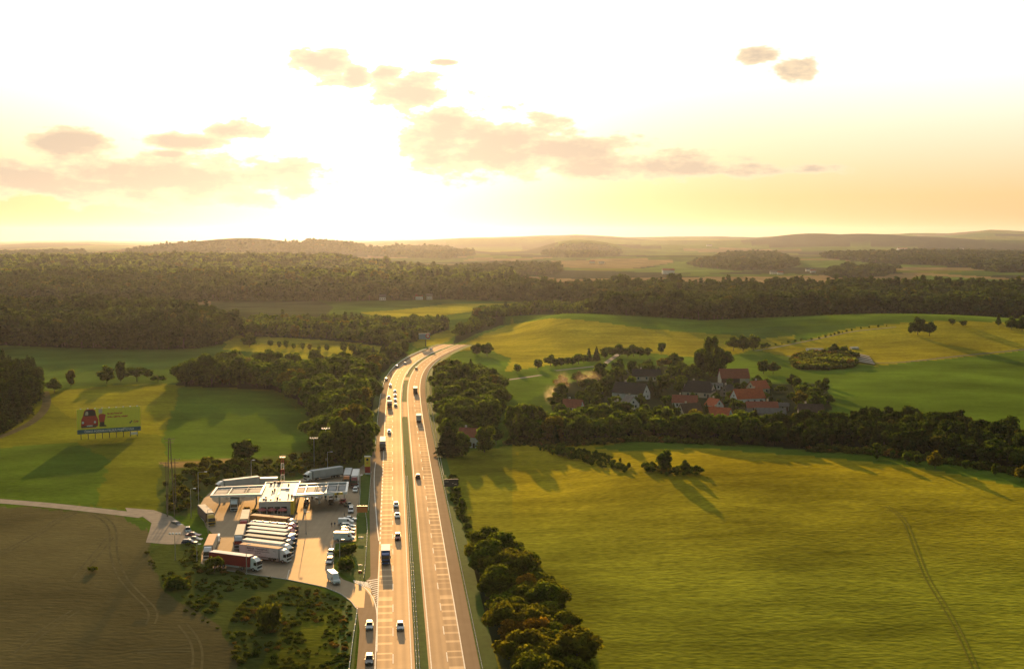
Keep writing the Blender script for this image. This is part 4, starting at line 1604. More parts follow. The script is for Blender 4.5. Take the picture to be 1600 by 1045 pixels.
def truck(front, rear, mcab, mside, mroof, label, group, kind='box', L=16.2, Ht=3.95, rail_m=None, text=None, name='articulated_truck', high=True, end=None):
    A = Vector((*flat(*rear), .055))
    B = Vector((*flat(*front), .055))
    d = (B - A).normalized()
    rz = math.atan2(-d.x, d.y)
    C = (A + B) / 2
    root = empty(name, (C.x, C.y, .055), rz)
    tag(root, label, 'truck', group)
    y1, y0 = L / 2, -L / 2
    cab_mesh(root, mcab, y1, high=high)
    w = 1.275
    t1 = y1 - 2.65
    if kind == 'box':
        t = MB().box(-w, w, y0, t1, 1.12, Ht - .04).build('trailer_body', mside, root)
        MB().hexa([(-w - .01, y0 - .01, Ht - .035), (w + .01, y0 - .01, Ht - .035), (w + .01, t1 + .01, Ht - .035), (-w - .01, t1 + .01, Ht - .035)],
                  [(-w + .10, y0 + .05, Ht + .05), (w - .10, y0 + .05, Ht + .05), (w - .10, t1 - .05, Ht + .05), (-w + .10, t1 - .05, Ht + .05)]).build('trailer_roof', mroof, root)
        rm = rail_m or M_CHASSIS
        for s in (-1, 1):
            MB().box(s * w - .03 * (s < 0) - .0, s * w + .03 * (s > 0), y0, t1, 1.02, 1.14).build('side_rail', rm, root)
            for yy in (y0, t1 - .08):
                MB().box(s * w - .02 - .02 * (s < 0), s * w + .02 + .02 * (s > 0), yy, yy + .08, 1.12, Ht - .05).build('corner_post', rm, root)
        n = 24
        mb = MB()
        for i in range(n):
            yy = y0 + .4 + i * (t1 - y0 - .8) / (n - 1)
            for s in (-1, 1):
                mb.box(s * w + (.0 if s > 0 else -.025), s * w + (.025 if s > 0 else 0), yy - .03, yy + .03, .98, 1.36)
        mb.build('curtain_straps', M_CHASSIS, root)['kind'] = 'stuff'
        for s in (-1, 1):
            MB().box(s * .63 - .60, s * .63 + .60, y0 - .03, y0 + .0, 1.2, Ht - .15).build('rear_door', end or mside, root)
    else:
        m = MB().cyl((0, y0 + .2, 2.25), (0, t1, 2.25), 1.2, k=20)
        m.cyl((0, y0 - .15, 2.25), (0, y0 + .2, 2.25), .7, 1.2, k=20)
        m.build('tank', T_STEEL, root, True)
        MB().box(-.35, .35, y0 + .8, t1 - .6, 3.40, 3.52).build('catwalk', M_STEEL, root)
        for i in range(5):
            yy = y0 + 1.6 + i * (t1 - y0 - 3) / 4
            MB().cyl((0, yy, 3.5), (0, yy, 3.68), .28, k=10).build('hatch', M_STEEL, root)
        for i in range(4):
            yy = y0 + 1 + i * (t1 - y0 - 2) / 3
            MB().cyl((0, yy - .05, 2.25), (0, yy + .05, 2.25), 1.225, k=20, cap=False).build('tank_band', M_DARK, root)
    MB().box(-.9, .9, y0 + .1, t1 - .2, .85, 1.05).build('trailer_frame', M_CHASSIS, root)
    MB().box(-1.15, 1.15, y0, y0 + .12, .42, .56).build('rear_bumper', M_CHASSIS, root)
    for s in (-1, 1):
        for k in range(3):
            wheel(root, s * 1.22, y0 + 2.2 + 1.32 * k, .50, .38)
        MB().box(s * .95 - .2, s * .95 + .2, y0 - .03, y0 + .05, .62, .80).build('tail_light', M_REDL, root)
        MB().box(s * 1.16, s * 1.22, y0 + 5.6, y1 - 6.2, .50, .95).build('side_guard', T_GREY, root)
    if text:
        for (body, size, y, z) in text:
            mt = Matrix(((0, 0, 1, w + .012), (1, 0, 0, y), (0, 1, 0, z), (0, 0, 0, 1)))
            text_mesh('lettering', body, size, M_INK, root, mt, bold=.01)
    return root


def rigid(front_px, rz, mcab, mside, mroof, label, group, L=9.5, name='lorry', z=.08):
    P = Vector((*flat(*front_px), z))
    root = empty(name, P, rz)
    tag(root, label, 'truck', group)
    # origin at the end that is seen; local +Y forward with the front at +L/2
    y1, y0 = L / 2, -L / 2
    cab_mesh(root, mcab, y1, high=False)
    w = 1.25
    MB().box(-w, w, y0, y1 - 2.45, 1.05, 3.55).build('box_body', mside, root)
    MB().box(-w - .02, w + .02, y0 - .02, y1 - 2.43, 3.553, 3.62).build('box_roof', mroof, root)
    MB().box(-.8, .8, y0 + .1, y1 - 2.5, .8, 1.04).build('frame', M_CHASSIS, root)
    MB().box(-1.15, 1.15, y0, y0 + .1, .45, .58).build('rear_bumper', M_CHASSIS, root)
    for s in (-1, 1):
        wheel(root, s * 1.20, y0 + 1.9, .48, .4)
        MB().box(s * .62 - .58, s * .62 + .58, y0 - .03, y0, 1.12, 3.42).build('rear_door', mside, root)
        MB().box(s * .95 - .18, s * .95 + .18, y0 - .04, y0 + .04, .70, .86).build('tail_light', M_REDL, root)
    return root


GT = 'trucks parked side by side in the station yard'
GT2 = 'other trucks in the station yard'
t_white = [('MAREK TRANSPORT', .82, -1.6, 3.22), ('mezinárodní a vnitrostátní kamionová doprava', .40, -1.4, 2.62), ('s.r.o.', .42, 4.1, 3.15), ('tel. 602 000', .38, -1.6, 2.12)]
# the row, nearest first: front, rear (ground centre in the photograph)
truck((404, 891.5), (333, 882), PW, T_RED, T_WHITE, 'white-cab truck with a long red curtain trailer, standing alone in front', GT2, rail_m=T_RED)
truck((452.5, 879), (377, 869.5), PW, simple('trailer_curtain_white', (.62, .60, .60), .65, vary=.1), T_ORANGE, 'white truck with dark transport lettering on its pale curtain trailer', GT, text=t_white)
truck((455.5, 871), (382, 862), PW, T_WHITE, T_WHITE, 'white truck directly behind the one with dark lettering', GT)
truck((459, 863.5), (383.5, 855), PD, T_BROWN, T_CREAM, 'dark-cab truck with cream roof, third in the parked row', GT)
truck((459.5, 856), (388.5, 848.5), PB, T_BROWN, T_WHITE, 'truck with a blue cab in the parked row', GT)
truck((462.5, 850), (389, 842.5), PS, T_CREAM, T_WHITE, 'silver-cab truck with a white roof in the parked row', GT, high=False)
truck((460, 843.5), (389, 836.5), PR, T_BROWN, T_WHITE, 'truck with a red cab just in front of the steel tanker', GT)
truck((460.5, 836), (395, 830), PR, T_STEEL, T_STEEL, 'silver tanker truck with a red cab', GT, kind='tank')
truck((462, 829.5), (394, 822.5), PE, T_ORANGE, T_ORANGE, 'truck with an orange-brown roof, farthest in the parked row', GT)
truck((371.5, 862), (378.5, 836), PS, T_WHITE, T_CREAM, 'silver-cab truck facing the viewer at the rear end of the parked row', GT2)
truck((380, 836), (385.5, 812), PR, T_CREAM, T_CREAM, 'red-cab truck with a cream roof nose to tail behind the silver-cab truck', GT2)
truck((323.5, 878), (334, 853), PW, T_CREAM, T_ORANGE, 'white-cab truck with an orange-lit roof at the lower left corner of the yard', GT2)  # orange roof colour imitates the sunlight falling on it
truck((331.5, 823.5), (314.5, 806), PY, T_BROWN, T_CREAM, 'yellow-cab truck driving in at the left edge of the yard', GT2)
truck((365, 804), (368.5, 781), PW, T_WHITE, T_WHITE, 'white truck coming out from under the left canopy', GT2)
truck((341, 768), (402, 760.5), PW, T_GREY, T_WHITE, 'grey-sided white truck half hidden behind the left canopy', GT2)
truck((481, 752), (530, 744.5), PW, T_GREY, T_GREY, 'long pale grey truck turning behind the right canopy', GT2)
truck((540.5, 763), (546, 744), PO, T_GREY, T_GREY, 'orange-fronted truck with a grey roof beside the right canopy', GT2)
truck((552.5, 766), (558, 745), PM, T_WHITE, T_WHITE, 'dark red truck with a bright white roof at the exit lane', GT2)

GC = 'cars in the station yard'
GH = 'cars driving on the highway'


def at(px, py, z=.06):
    x, y = flat(px, py)
    return (x, y, z)


def face(a, b):
    A, B = Vector(flat(*a)), Vector(flat(*b))
    d = B - A
    return math.atan2(-d.x, d.y)


E_ = -math.pi / 2
TO = math.pi
car(at(555, 768), TO + .1, PW, 'hatch', 'white car below the dark red truck at the exit', GC)
car(at(557.5, 761), TO + .1, PS, 'wagon', 'silver car squeezed between the dark red truck and a white car', GC)
car(at(498, 779), TO, PW, 'pickup', 'pale pickup with dark bonnet under the left end of the right canopy', GC, cat='pickup')
car(at(519.5, 776), TO, PS, 'suv', 'silver car at the pump with a black car in front of it', GC)
car(at(517.5, 787.5), TO, PK, 'suv', 'black car in front of the silver one by the right canopy', GC)
car(at(535.5, 786), TO - .1, PR, 'hatch', 'small bright red car beside the fuel pumps', GC)
car(at(479, 787.5), TO + .1, PM, 'suv', 'dark red car close to the yellow wall of the station', GC)
car(at(545, 791), TO + .6, PE, 'sedan', 'beige car parked askew right of the red car', GC)
car(at(548.5, 799.5), TO + .1, PS, 'wagon', 'silver car above the row of parked vans', GC)
car(at(546.5, 813), E_, PW, 'sedan', 'white car at the far end of the van row', GC)
van(at(540.5, 819), E_, PW, 'short white panel van in the upper part of the van row', 'vans in the station yard', L=5.0, Ht=2.0)
car(at(543.5, 824), E_, PW, 'wagon', 'white estate car parked below the short van', GC)
car(at(543.5, 829.5), E_, PK, 'wagon', 'black car in the row of parked vans', GC)
car(at(542.5, 835), E_, PM, 'suv', 'dark red car between the black one and the big white van', GC)
van(at(538, 844), E_ - .02, PW, 'big white high-roofed van at the near end of the row', 'vans in the station yard', L=6.4, Ht=2.65)
car(at(515, 879), TO, PS, 'wagon', 'silver estate car waiting at the right edge of the yard', GC)
car(at(517, 866.5), TO, PW, 'hatch', 'white hatchback behind the silver estate car', GC)
van(at(521.5, 909), TO + .45, PW, 'white van leaving the yard towards the ramp', 'vans in the station yard', L=6.2, Ht=2.7)
van(at(339, 847), TO + .2, PW, 'small white van between two trucks at the left of the yard', 'vans in the station yard', L=4.9, Ht=2.1)
car(at(276.5, 822), TO + .9, PD, 'wagon', 'dark grey car alone on the gravel', GC)
car(at(293.5, 831), TO + .3, PT, 'hatch', 'teal car, uppermost of the row on the gravel', GC)
car(at(302, 838.5), E_ - .1, PM, 'sedan', 'dark red car next to the teal one on the gravel', GC)
car(at(304.5, 845), E_ - .1, PE, 'sedan', 'pale car between the red and the dark blue car on the gravel', GC)
car(at(296.5, 850), E_, PN, 'wagon', 'dark blue car, nearest of the row on the gravel', GC)

# traffic; the road's own direction gives the heading


def on_road(px, py):
    x, y = flat(px, py)
    j = int(np.argmin((road[:, 0] - x) ** 2 + (road[:, 1] - y) ** 2))
    j = min(max(j, 1), len(road) - 2)
    d = road[j + 1] - road[j - 1]
    return (x, y, .075), math.atan2(-d[0], d[1])


for (px, py, pm, st, lb) in (
        (577.3, 981, PS, 'hatch', 'silver hatchback driving on the ramp'),
        (577, 1034, PD, 'wagon', 'dark grey car on the ramp at the very bottom edge'),
        (625.5, 982, PS, 'hatch', 'silver hatchback in the fast lane near the bottom edge'),
        (621.5, 842, PM, 'suv', 'dark red car in the fast lane beside the blue lorry'),
        (620.8, 808, PW, 'sedan', 'white car, front one of a close pair in the fast lane'),
        (618.8, 791.5, PW, 'wagon', 'white car following close behind another white car'),
        (608.3, 677, PW, 'hatch', 'white car in the slow lane beyond the white lorry'),
        (607.6, 623, PM, 'sedan', 'red car in the slow lane just behind the small red lorry'),
        (618.2, 634.5, PD, 'sedan', 'dark car leading the queue of four in the fast lane'),
        (617.6, 627, PS, 'hatch', 'silver car, second of the queue in the fast lane'),
        (617.4, 620, PD, 'wagon', 'dark estate car, third of the queue in the fast lane'),
        (617.0, 613, PW, 'sedan', 'white car, last of the queue in the fast lane'),
        (609.8, 604, PW, 'hatch', 'white car alone in the slow lane before the bend'),
        (603.6, 594, PD, 'sedan', 'dark car on the left where the bend begins'),
        (619.8, 574, PD, 'wagon', 'dark estate car in the outer lane of the bend'),
        (632.8, 569, PS, 'sedan', 'silver car in the inner lane of the bend'),
        (673.5, 547, PW, 'wagon', 'white car far off at the end of the bend')):
    pos, rz = on_road(px, py)
    car(pos, rz + math.pi, pm, st, lb, GH, name='moving_car')
for (px, py, pm, st, lb) in ((653, 747, PK, 'suv', 'black car driving away in the fast lane of the right carriageway'),
                             (650.5, 577, PD, 'hatch', 'dark car driving away where the right carriageway bends')):
    pos, rz = on_road(px, py)
    car(pos, rz, pm, st, lb, GH, name='moving_car')
for (px, py, rev, cabm, sd_, rf, L, lb) in (
        (602.7, 876, 1, PB, T_BLUE, T_WHITE, 9.5, 'blue-fronted lorry with a white roof driving towards the viewer'),
        (598.0, 699, 1, PD, T_GREY, T_WHITE, 15.5, 'long lorry with a glaring white roof in the left lane'),
        (608.8, 637, 1, PR, T_WHITE, T_WHITE, 8.0, 'small red lorry with a white roof'),
        (649.0, 614, 0, PD, T_BROWN, T_WHITE, 12.0, 'lorry with a dark rear in the far part of the right carriageway'),
        (654.3, 658, 0, PW, T_WHITE, T_WHITE, 9.5, 'pale boxy lorry driving away in the right carriageway')):
    pos, rz = on_road(px, py)
    if rev:
        rz += math.pi
    rigid((px, py), rz, cabm, sd_, rf, lb, 'lorries on the highway', L=L)
print('vehicles', round(time.time() - T0, 1))

# ------------------------------------------------------------------ filling station
M_WALL = simple('station_wall', (0.48, 0.47, 0.46), .75, vary=.08)
M_ROOFLT = simple('station_roof', (0.60, 0.54, 0.44), .62, vary=.14, scale=.5)
M_WHITE = simple('white_metal', (0.74, 0.73, 0.70), .45, vary=.06)
M_YEL = simple('yellow_panel', (0.72, 0.50, 0.03), .5, vary=.06)
M_CANIN = simple('canopy_deck', (0.07, 0.08, 0.085), .85, vary=.15, scale=.6)
M_CANGL = simple('canopy_skylight', (0.17, 0.19, 0.20), .75, vary=.1)
M_GLS = simple('shop_glass', (0.05, 0.06, 0.06), .1, spec=.8)


def roofquad(px, z):
    """corners seen at height z, as world points"""
    return [Vector((*flat(*p, z=z), z)) for p in px]


def slab(name, q, z0, z1, mat, parent=None, grow=0.0):
    c = sum(q, Vector()) / len(q)
    pts = [(c + (p - c) * (1 + grow)) for p in q]
    mb = MB()
    mb.hexa([(p.x, p.y, z0) for p in pts], [(p.x, p.y, z1) for p in pts])
    return mb.build(name, mat, parent)


def rel(q, u, v):
    """point inside a quad: u from left to right, v from front to back (q: front-left, front-right, back-right, back-left)"""
    a = q[0].lerp(q[1], u)
    b = q[3].lerp(q[2], u)
    return a.lerp(b, v)


def subquad(q, u0, u1, v0, v1):
    return [rel(q, u0, v0), rel(q, u1, v0), rel(q, u1, v1), rel(q, u0, v1)]


bq = roofquad([(404.3, 783.6), (457.6, 782.2), (469.6, 751), (415, 752.8)], 5.0)
root = empty('filling_station', (bq[0].x, bq[0].y, 0))
tag(root, 'filling station shop with a flat sunlit roof and yellow corner between two canopies', 'building')


def under(o, r=None):
    r = r or root
    o.parent = r
    o.matrix_parent_inverse = Matrix.Translation(-r.location)
    return o


under(slab('wall', bq, 0.04, 4.7, M_WALL))
under(slab('roof', subquad(bq, .02, .98, .01, .99), 4.7, 4.78, M_ROOFLT))
for (u0, u1, v0, v1) in ((0, 1, 0, .012), (0, 1, .988, 1), (0, .02, .012, .988), (.98, 1, .012, .988)):
    under(slab('parapet', subquad(bq, u0, u1, v0, v1), 4.7, 5.05, M_WHITE))
under(slab('corner_panel', subquad(bq, .93, 1.012, -.012, -.002), 0.05, 5.1, M_YEL))
under(slab('corner_panel', subquad(bq, 1.002, 1.02, -.012, .25), 0.05, 5.1, M_YEL))
for u0, u1 in ((.06, .22), (.26, .42), (.46, .62), (.66, .82)):
    under(slab('window', subquad(bq, u0, u1, -.006, -.001), 0.9, 3.2, M_GLS))
for v0, v1 in ((.05, .2), (.3, .5), (.55, .8)):
    under(slab('window', subquad(bq, 1.001, 1.008, v0 if v0 > .25 else .26, max(v1, .29)), 0.6, 3.0, M_GLS))
for (u, v, a, b, h) in ((.18, .9, .8, .8, .7), (.28, .93, .5, .5, .9), (.40, .92, 1.2, .9, .8), (.62, .62, 2.6, .7, .35), (.72, .60, 1.2, .5, .5), (.35, .55, .5, .5, .8),
                        (.30, .48, .4, .4, .7), (.12, .12, .7, .6, .6), (.20, .07, .5, .5, .7), (.33, .10, .5, .5, .5), (.52, .12, .5, .5, .8), (.60, .10, .4, .4, .6),
                        (.82, .25, .4, .4, .9), (.92, .22, .6, .6, .8), (.16, .22, .5, .5, .6), (.5, .4, .3, 3.0, .12), (.7, .8, .5, .5, .7)):
    p = rel(bq, u, v)
    mb = MB()
    mb.box(p.x - a / 2, p.x + a / 2, p.y - b / 2, p.y + b / 2, 4.78, 4.78 + h * .75)
    mb.box(p.x - a / 2 - .07, p.x + a / 2 + .07, p.y - b / 2 - .07, p.y + b / 2 + .07, 4.78 + h * .75, 4.78 + h)
    under(mb.build('roof_vent', M_DARK if h > .6 else M_STEEL))


def canopy(px, label, ncells, cols, extra=None):
    q = roofquad(px, 5.6)
    r = empty('fuel_canopy', (q[0].x, q[0].y, 0))
    tag(r, label, 'canopy', 'canopies of the filling station')
    uW = (q[1] - q[0]).length
    uD = (q[3] - q[0]).length
    a, b = .7 / uW, .75 / uD
    under(slab('deck', subquad(q, a * .6, 1 - a * .6, b * .6, 1 - b * .6), 4.95, 5.12, M_CANIN), r)
    for (u0, u1, v0, v1) in ((0, 1, 0, b), (0, 1, 1 - b, 1), (0, a, b, 1 - b), (1 - a, 1, b, 1 - b)):
        under(slab('fascia', subquad(q, u0, u1, v0, v1), 4.8, 5.6, M_WHITE), r)
    for i in range(1, ncells):
        u = i / ncells
        under(slab('roof_beam', subquad(q, u - .12 / uW, u + .12 / uW, b, 1 - b), 5.12, 5.42, M_WHITE if i % 2 else T_CREAM), r)
    for i in range(ncells):
        u = (i + .5) / ncells
        du = .34 / ncells
        under(slab('roof_light', subquad(q, u - du, u + du, .30, .70), 5.12, 5.24, M_CANGL), r)
    for v in (.22, .78):
        under(slab('gutter', subquad(q, a, 1 - a, v - .012, v + .012), 5.12, 5.26, M_STEEL), r)
    for (u, v) in cols:
        p = rel(q, u, v)
        under(MB().box(p.x - .25, p.x + .25, p.y - .25, p.y + .25, .04, 4.96).build('column', M_WHITE), r)
    if extra:
        extra(q, r)
    return q


lq = canopy([(328, 773.5), (408.5, 771.5), (415.5, 757), (338, 760.3)], 'left canopy with a white rim, lying in the shade', 3, ((.12, .5), (.5, .5), (.85, .5)))


def logo(q, r):
    under(slab('yellow_sign', subquad(q, .76, .92, -.006, -.001), 4.82, 5.55, M_YEL), r)
    under(slab('emblem', subquad(q, .80, .84, -.010, -.007), 4.92, 5.45, M_INK), r)


cq = canopy([(458, 773.5), (542.5, 768), (545, 752), (464, 755.5)], 'right canopy with a white rim and small yellow sign, catching the sun', 5, ((.2, .5), (.45, .5), (.72, .5), (.93, .5)), logo)


def pump(px, py, label):
    x, y = flat(px, py)
    r = empty('fuel_pump', (x, y, .05))
    tag(r, label, 'fuel pump', 'fuel pumps under the canopies')
    MB().box(-.9, .9, -2.2, 2.2, .0, .16).build('island', M_KERB, r)
    MB().box(-.35, .35, -.6, .6, .16, 1.9).build('housing', M_WHITE, r)
    MB().box(-.36, .36, -.5, .5, 1.92, 2.3).build('top_panel', M_YEL, r)
    MB().box(-.30, .30, -.63, -.603, 1.0, 1.6).build('display', M_GLS, r)


for px, py, lb in ((488, 782, 'white fuel pump nearest the shop'), (509, 781, 'fuel pump between pickup and black car'), (526, 781, 'fuel pump left of the red car'),
                   (355, 781, 'fuel pump under the left canopy by the white truck'), (380, 779, 'fuel pump under the left canopy near the shop')):
    pump(px, py, lb)

M_UMB = simple('umbrella_fabric', (.48, .12, .12), .8, vary=.2)
for i, (px, lb) in enumerate(((410, 'left one of three faded red parasols by the shop wall'), (425, 'middle one of three faded red parasols by the shop wall'), (441.5, 'right one of three faded red parasols, turned to the sun'))):
    x, y = flat(px, 807)
    r = empty('parasol', (x, y, .05))
    tag(r, lb, 'parasol', 'red parasols in front of the shop')
    MB().cyl((0, 0, 0), (0, 0, 2.9), .04, k=6).build('pole', M_WHITE, r)
    MB().cyl((0, 0, 0), (0, 0, .12), .3, k=10).build('base', M_KERB, r)
    mb = MB().cyl((0, 0, 2.35), (0, 0, 3.0), 1.65, .08, k=8, cap=False)
    mb.cyl((0, 0, 2.15), (0, 0, 2.35), 1.66, 1.65, k=8, cap=False)
    mb.build('canopy', M_UMB, r)
    for a in range(4):
        ax, ay = 2.3 * math.cos(a * 1.57 + .78), .9 * math.sin(a * 1.57 + .78)
for i in range(5):
    x, y = flat(408 + 8.6 * i, 808.5)
    r = MB().box(-.05, .05, -.05, .05, 0, 2.6).build('terrace_post', M_WHITE)
    r.location = (x, y, .05)
    tag(r, 'slim white terrace post, number %s from the left below the parasols' % ('one', 'two', 'three', 'four', 'five')[i], 'post', 'white posts below the parasols')

# terrace and grass in front of the shop
psheet('terrace_grass', [(404, 806), (470, 803), (470, 818), (478, 832), (465, 836), (462, 818), (400, 812)], .075, M_VERGE)
psheet('paved_strip', [(459, 804), (461, 774), (472, 765), (478, 765), (472, 806), (476, 836), (471, 836), (467, 806)], .068, T_ORANGE)  # low sunlight on the paving is put into this orange colour

x, y = flat(419, 758.5)
r = empty('storage_container', (x, y, .03), .12)
tag(r, 'dull grey container behind the shop, right of the grey-sided truck', 'container')
MB().box(-3.4, 3.4, -1.25, 1.25, .1, 2.9).build('body', T_GREY, r)
MB().box(-3.45, 3.45, -1.3, 1.3, 2.9, 3.05).build('lid', M_WHITE, r)
MB().box(-3.43, -3.40, -1.1, 1.1, .3, 2.7).build('door', M_CHASSIS, r)

# relay mast behind the shop
x, y = flat(442, 768)
r = empty('relay_mast', (x, y, 0))
tag(r, 'red and white lattice mast with lamps on top behind the shop roof', 'mast')
mb1, mb2 = MB(), MB()
for k in range(6):
    z0, z1 = k * 2.1, (k + 1) * 2.1
    a0, a1 = .75 - z0 * .03, .75 - z1 * .03
    mb = mb1 if k % 2 else mb2
    for i in range(4):
        c, s = ((1, 1), (-1, 1), (-1, -1), (1, -1))[i]
        c2, s2 = ((1, 1), (-1, 1), (-1, -1), (1, -1))[(i + 1) % 4]
        mb.cyl((c * a0, s * a0, z0), (c * a1, s * a1, z1), .05, k=4)
        mb.cyl((c * a0, s * a0, z0), (c2 * a1, s2 * a1, z1), .03, k=4)
        mb.cyl((c * a1, s * a1, z1), (c2 * a1, s2 * a1, z1), .035, k=4)
mb1.build('red_lattice', PR, r)
mb2.build('white_lattice', M_WHITE, r)
MB().box(-1.1, 1.1, -.6, .6, 12.6, 12.75).build('platform', M_STEEL, r)
for i in range(4):
    MB().box(-1.05 + .6 * i, -.75 + .6 * i, -.15, .15, 12.76, 13.2).build('lamp', PO, r)


def lamp_post(px, py, toppx, arm, label, name='lamp_post', mat=None, h=None):
    x, y = flat(px, py)
    sc = FPX / y
    if h is None:
        h = (py - toppx) / sc * (1.0 + .0) * 1.02
    r = empty(name, (x, y, 0))
    tag(r, label, 'lamp post', 'lamp posts round the filling station')
    mat = mat or M_STEEL
    MB().cyl((0, 0, 0), (0, 0, h), .13, .07, k=8).build('pole', mat, r)
    MB().cyl((0, 0, 0), (0, 0, .5), .2, k=8).build('base', M_KERB, r)
    if arm == 't':
        MB().box(-1.6, 1.6, -.06, .06, h, h + .12).build('crossbar', mat, r)
        for s in (-1.4, -.5, .5, 1.4):
            MB().box(s - .25, s + .25, -.3, .15, h + .12, h + .5).build('floodlight', M_LAMP, r)
    elif arm:
        MB().cyl((0, 0, h), (arm, 0, h + .15), .06, .05, k=6).build('arm', mat, r)
        MB().box(arm - .1, arm + .75, -.16, .16, h + .08, h + .26).build('lamp_head', M_LAMP, r)


lamp_post(310.5, 792, 737, 2.3, 'street lamp whose arm points right, at the left edge of the yard')
lamp_post(393, 757, 719, .6, 'thin lamp post on the slope behind the left canopy')
lamp_post(491, 728, 685, 't', 'tall floodlight mast against the copse, left one of two')
lamp_post(509.5, 728, 670, 't', 'tallest floodlight mast in front of the copse')
lamp_post(512, 741, 706, 1.3, 'lamp post with a short arm behind the turning grey truck')
lamp_post(385.3, 897, 850, .5, 'white pole rising in front of the lettered truck')
lamp_post(325.3, 834, 796, .5, 'pole beside the yellow-cab truck')
lamp_post(307.8, 878, 850, .5, 'thin post left of the truck in the lower left corner')
lamp_post(531, 875, 843, .6, 'thin post on the grass island beside the big van')
lamp_post(478.3, 834, 800, .4, 'pole at the corner of the grass in front of the shop')
lamp_post(298.8, 812, 763, 1.0, 'thin post at the shrubs left of the yard')
lamp_post(274, 876, 834, 't', 'white pole with a crossbar beside the gravel')
lamp_post(561.5, 772, 742, .5, 'thin post at the right edge of the yard')


# wooden power poles with wires
def power_pole(px, py, top, label, double=False):
    x, y = flat(px, py)
    h = (py - top) * y / FPX * 1.02
    r = empty('power_pole', (x, y, 0))
    tag(r, label, 'pole', 'wooden power poles left of the yard')
    if double:
        for s in (-1, 1):
            MB().cyl((s * 1.2, 0, 0), (s * .25, 0, h), .2, .13, k=7).build('mast', M_POLE, r)
        MB().cyl((-.8, 0, h * .5), (.8, 0, h * .5), .1, k=6).build('brace', M_POLE, r)
    else:
        MB().cyl((0, 0, 0), (0, 0, h), .18, .11, k=7).build('mast', M_POLE, r)
    for k, z in enumerate((h - .2, h - 1.3)):
        MB().box(-1.8 + k * .5, 1.8 - k * .5, -.08, .08, z - .08, z + .08).build('crossarm', M_POLE, r)
    for s in (-1.6, 0, 1.6):
        MB().cyl((s, 0, h - .1), (s, 0, h + .25), .07, k=6).build('insulator', M_DARK, r)
    return Vector((x, y, h))


M_POLE = simple('weathered_wood', (.20, .15, .10), .9, vary=.25, scale=2)
pA = power_pole(267.5, 812, 684, 'tall weathered double power pole standing among shrubs', True)
pB = power_pole(261, 806, 722, 'thin single power pole left of the tall one')
pC = power_pole(275, 800, 716, 'thin single power pole right of the tall one')

# exit sign tower, road signs
x, y = flat(574.3, 741)
r = empty('sign_tower', (x, y, .05))
tag(r, 'yellow and red price tower of the filling station beside the exit lane', 'sign')
MB().box(-1.1, 1.1, -.25, .25, 3.1, 6.9).build('yellow_panel', M_YEL, r)
MB().box(-.95, 1.05, -.27, .27, .6, 3.1).build('red_panel', PR, r)
MB().box(-1.2, 1.2, -.3, .3, 6.9, 7.3).build('cap', M_WHITE, r)
MB().box(-1.0, 1.0, -.3, .3, 0, .6).build('base', M_WHITE, r)
MB().cyl((0, -.3, 5.9), (0, -.26, 5.9), .5, k=16).build('emblem', M_INK, r)
MB().cyl((0, -.3, 4.5), (0, -.26, 4.5), .42, k=16).build('emblem', simple('orange_disc', (.7, .3, .03), .5), r)


def road_sign(px, py, w, h, z, mat, label, name='road_sign', posts=1):
    x, y = flat(px, py)
    r = empty(name, (x, y, .05))
    tag(r, label, 'sign', 'signs on the grass beside the yard')
    MB().box(-w / 2, w / 2, -.04, .04, z, z + h).build('panel', mat, r)
    for s in ((0,) if posts == 1 else (-w * .35, w * .35)):
        MB().cyl((s, .09, 0), (s, .09, z + h), .05, k=6).build('post', M_STEEL, r)


road_sign(566, 806, 3.4, 2.2, 1.2, PO, 'orange-lit sign board on the grass above the guard rail', posts=2)  # orange paint on the board stands in for the low sun
road_sign(564, 845, 1.6, .5, .8, M_WHITE, 'small pale sign on the grass beside the vans')
road_sign(562.6, 901, .8, .8, 1.0, PR, 'small red round-cornered sign near the ramp')
road_sign(563, 887, 1.2, .3, .6, M_WHITE, 'low pale board on the lower grass island')
road_sign(476.5, 808, .9, 1.2, 1.6, M_WHITE, 'small sign next to the orange paved strip')

# people


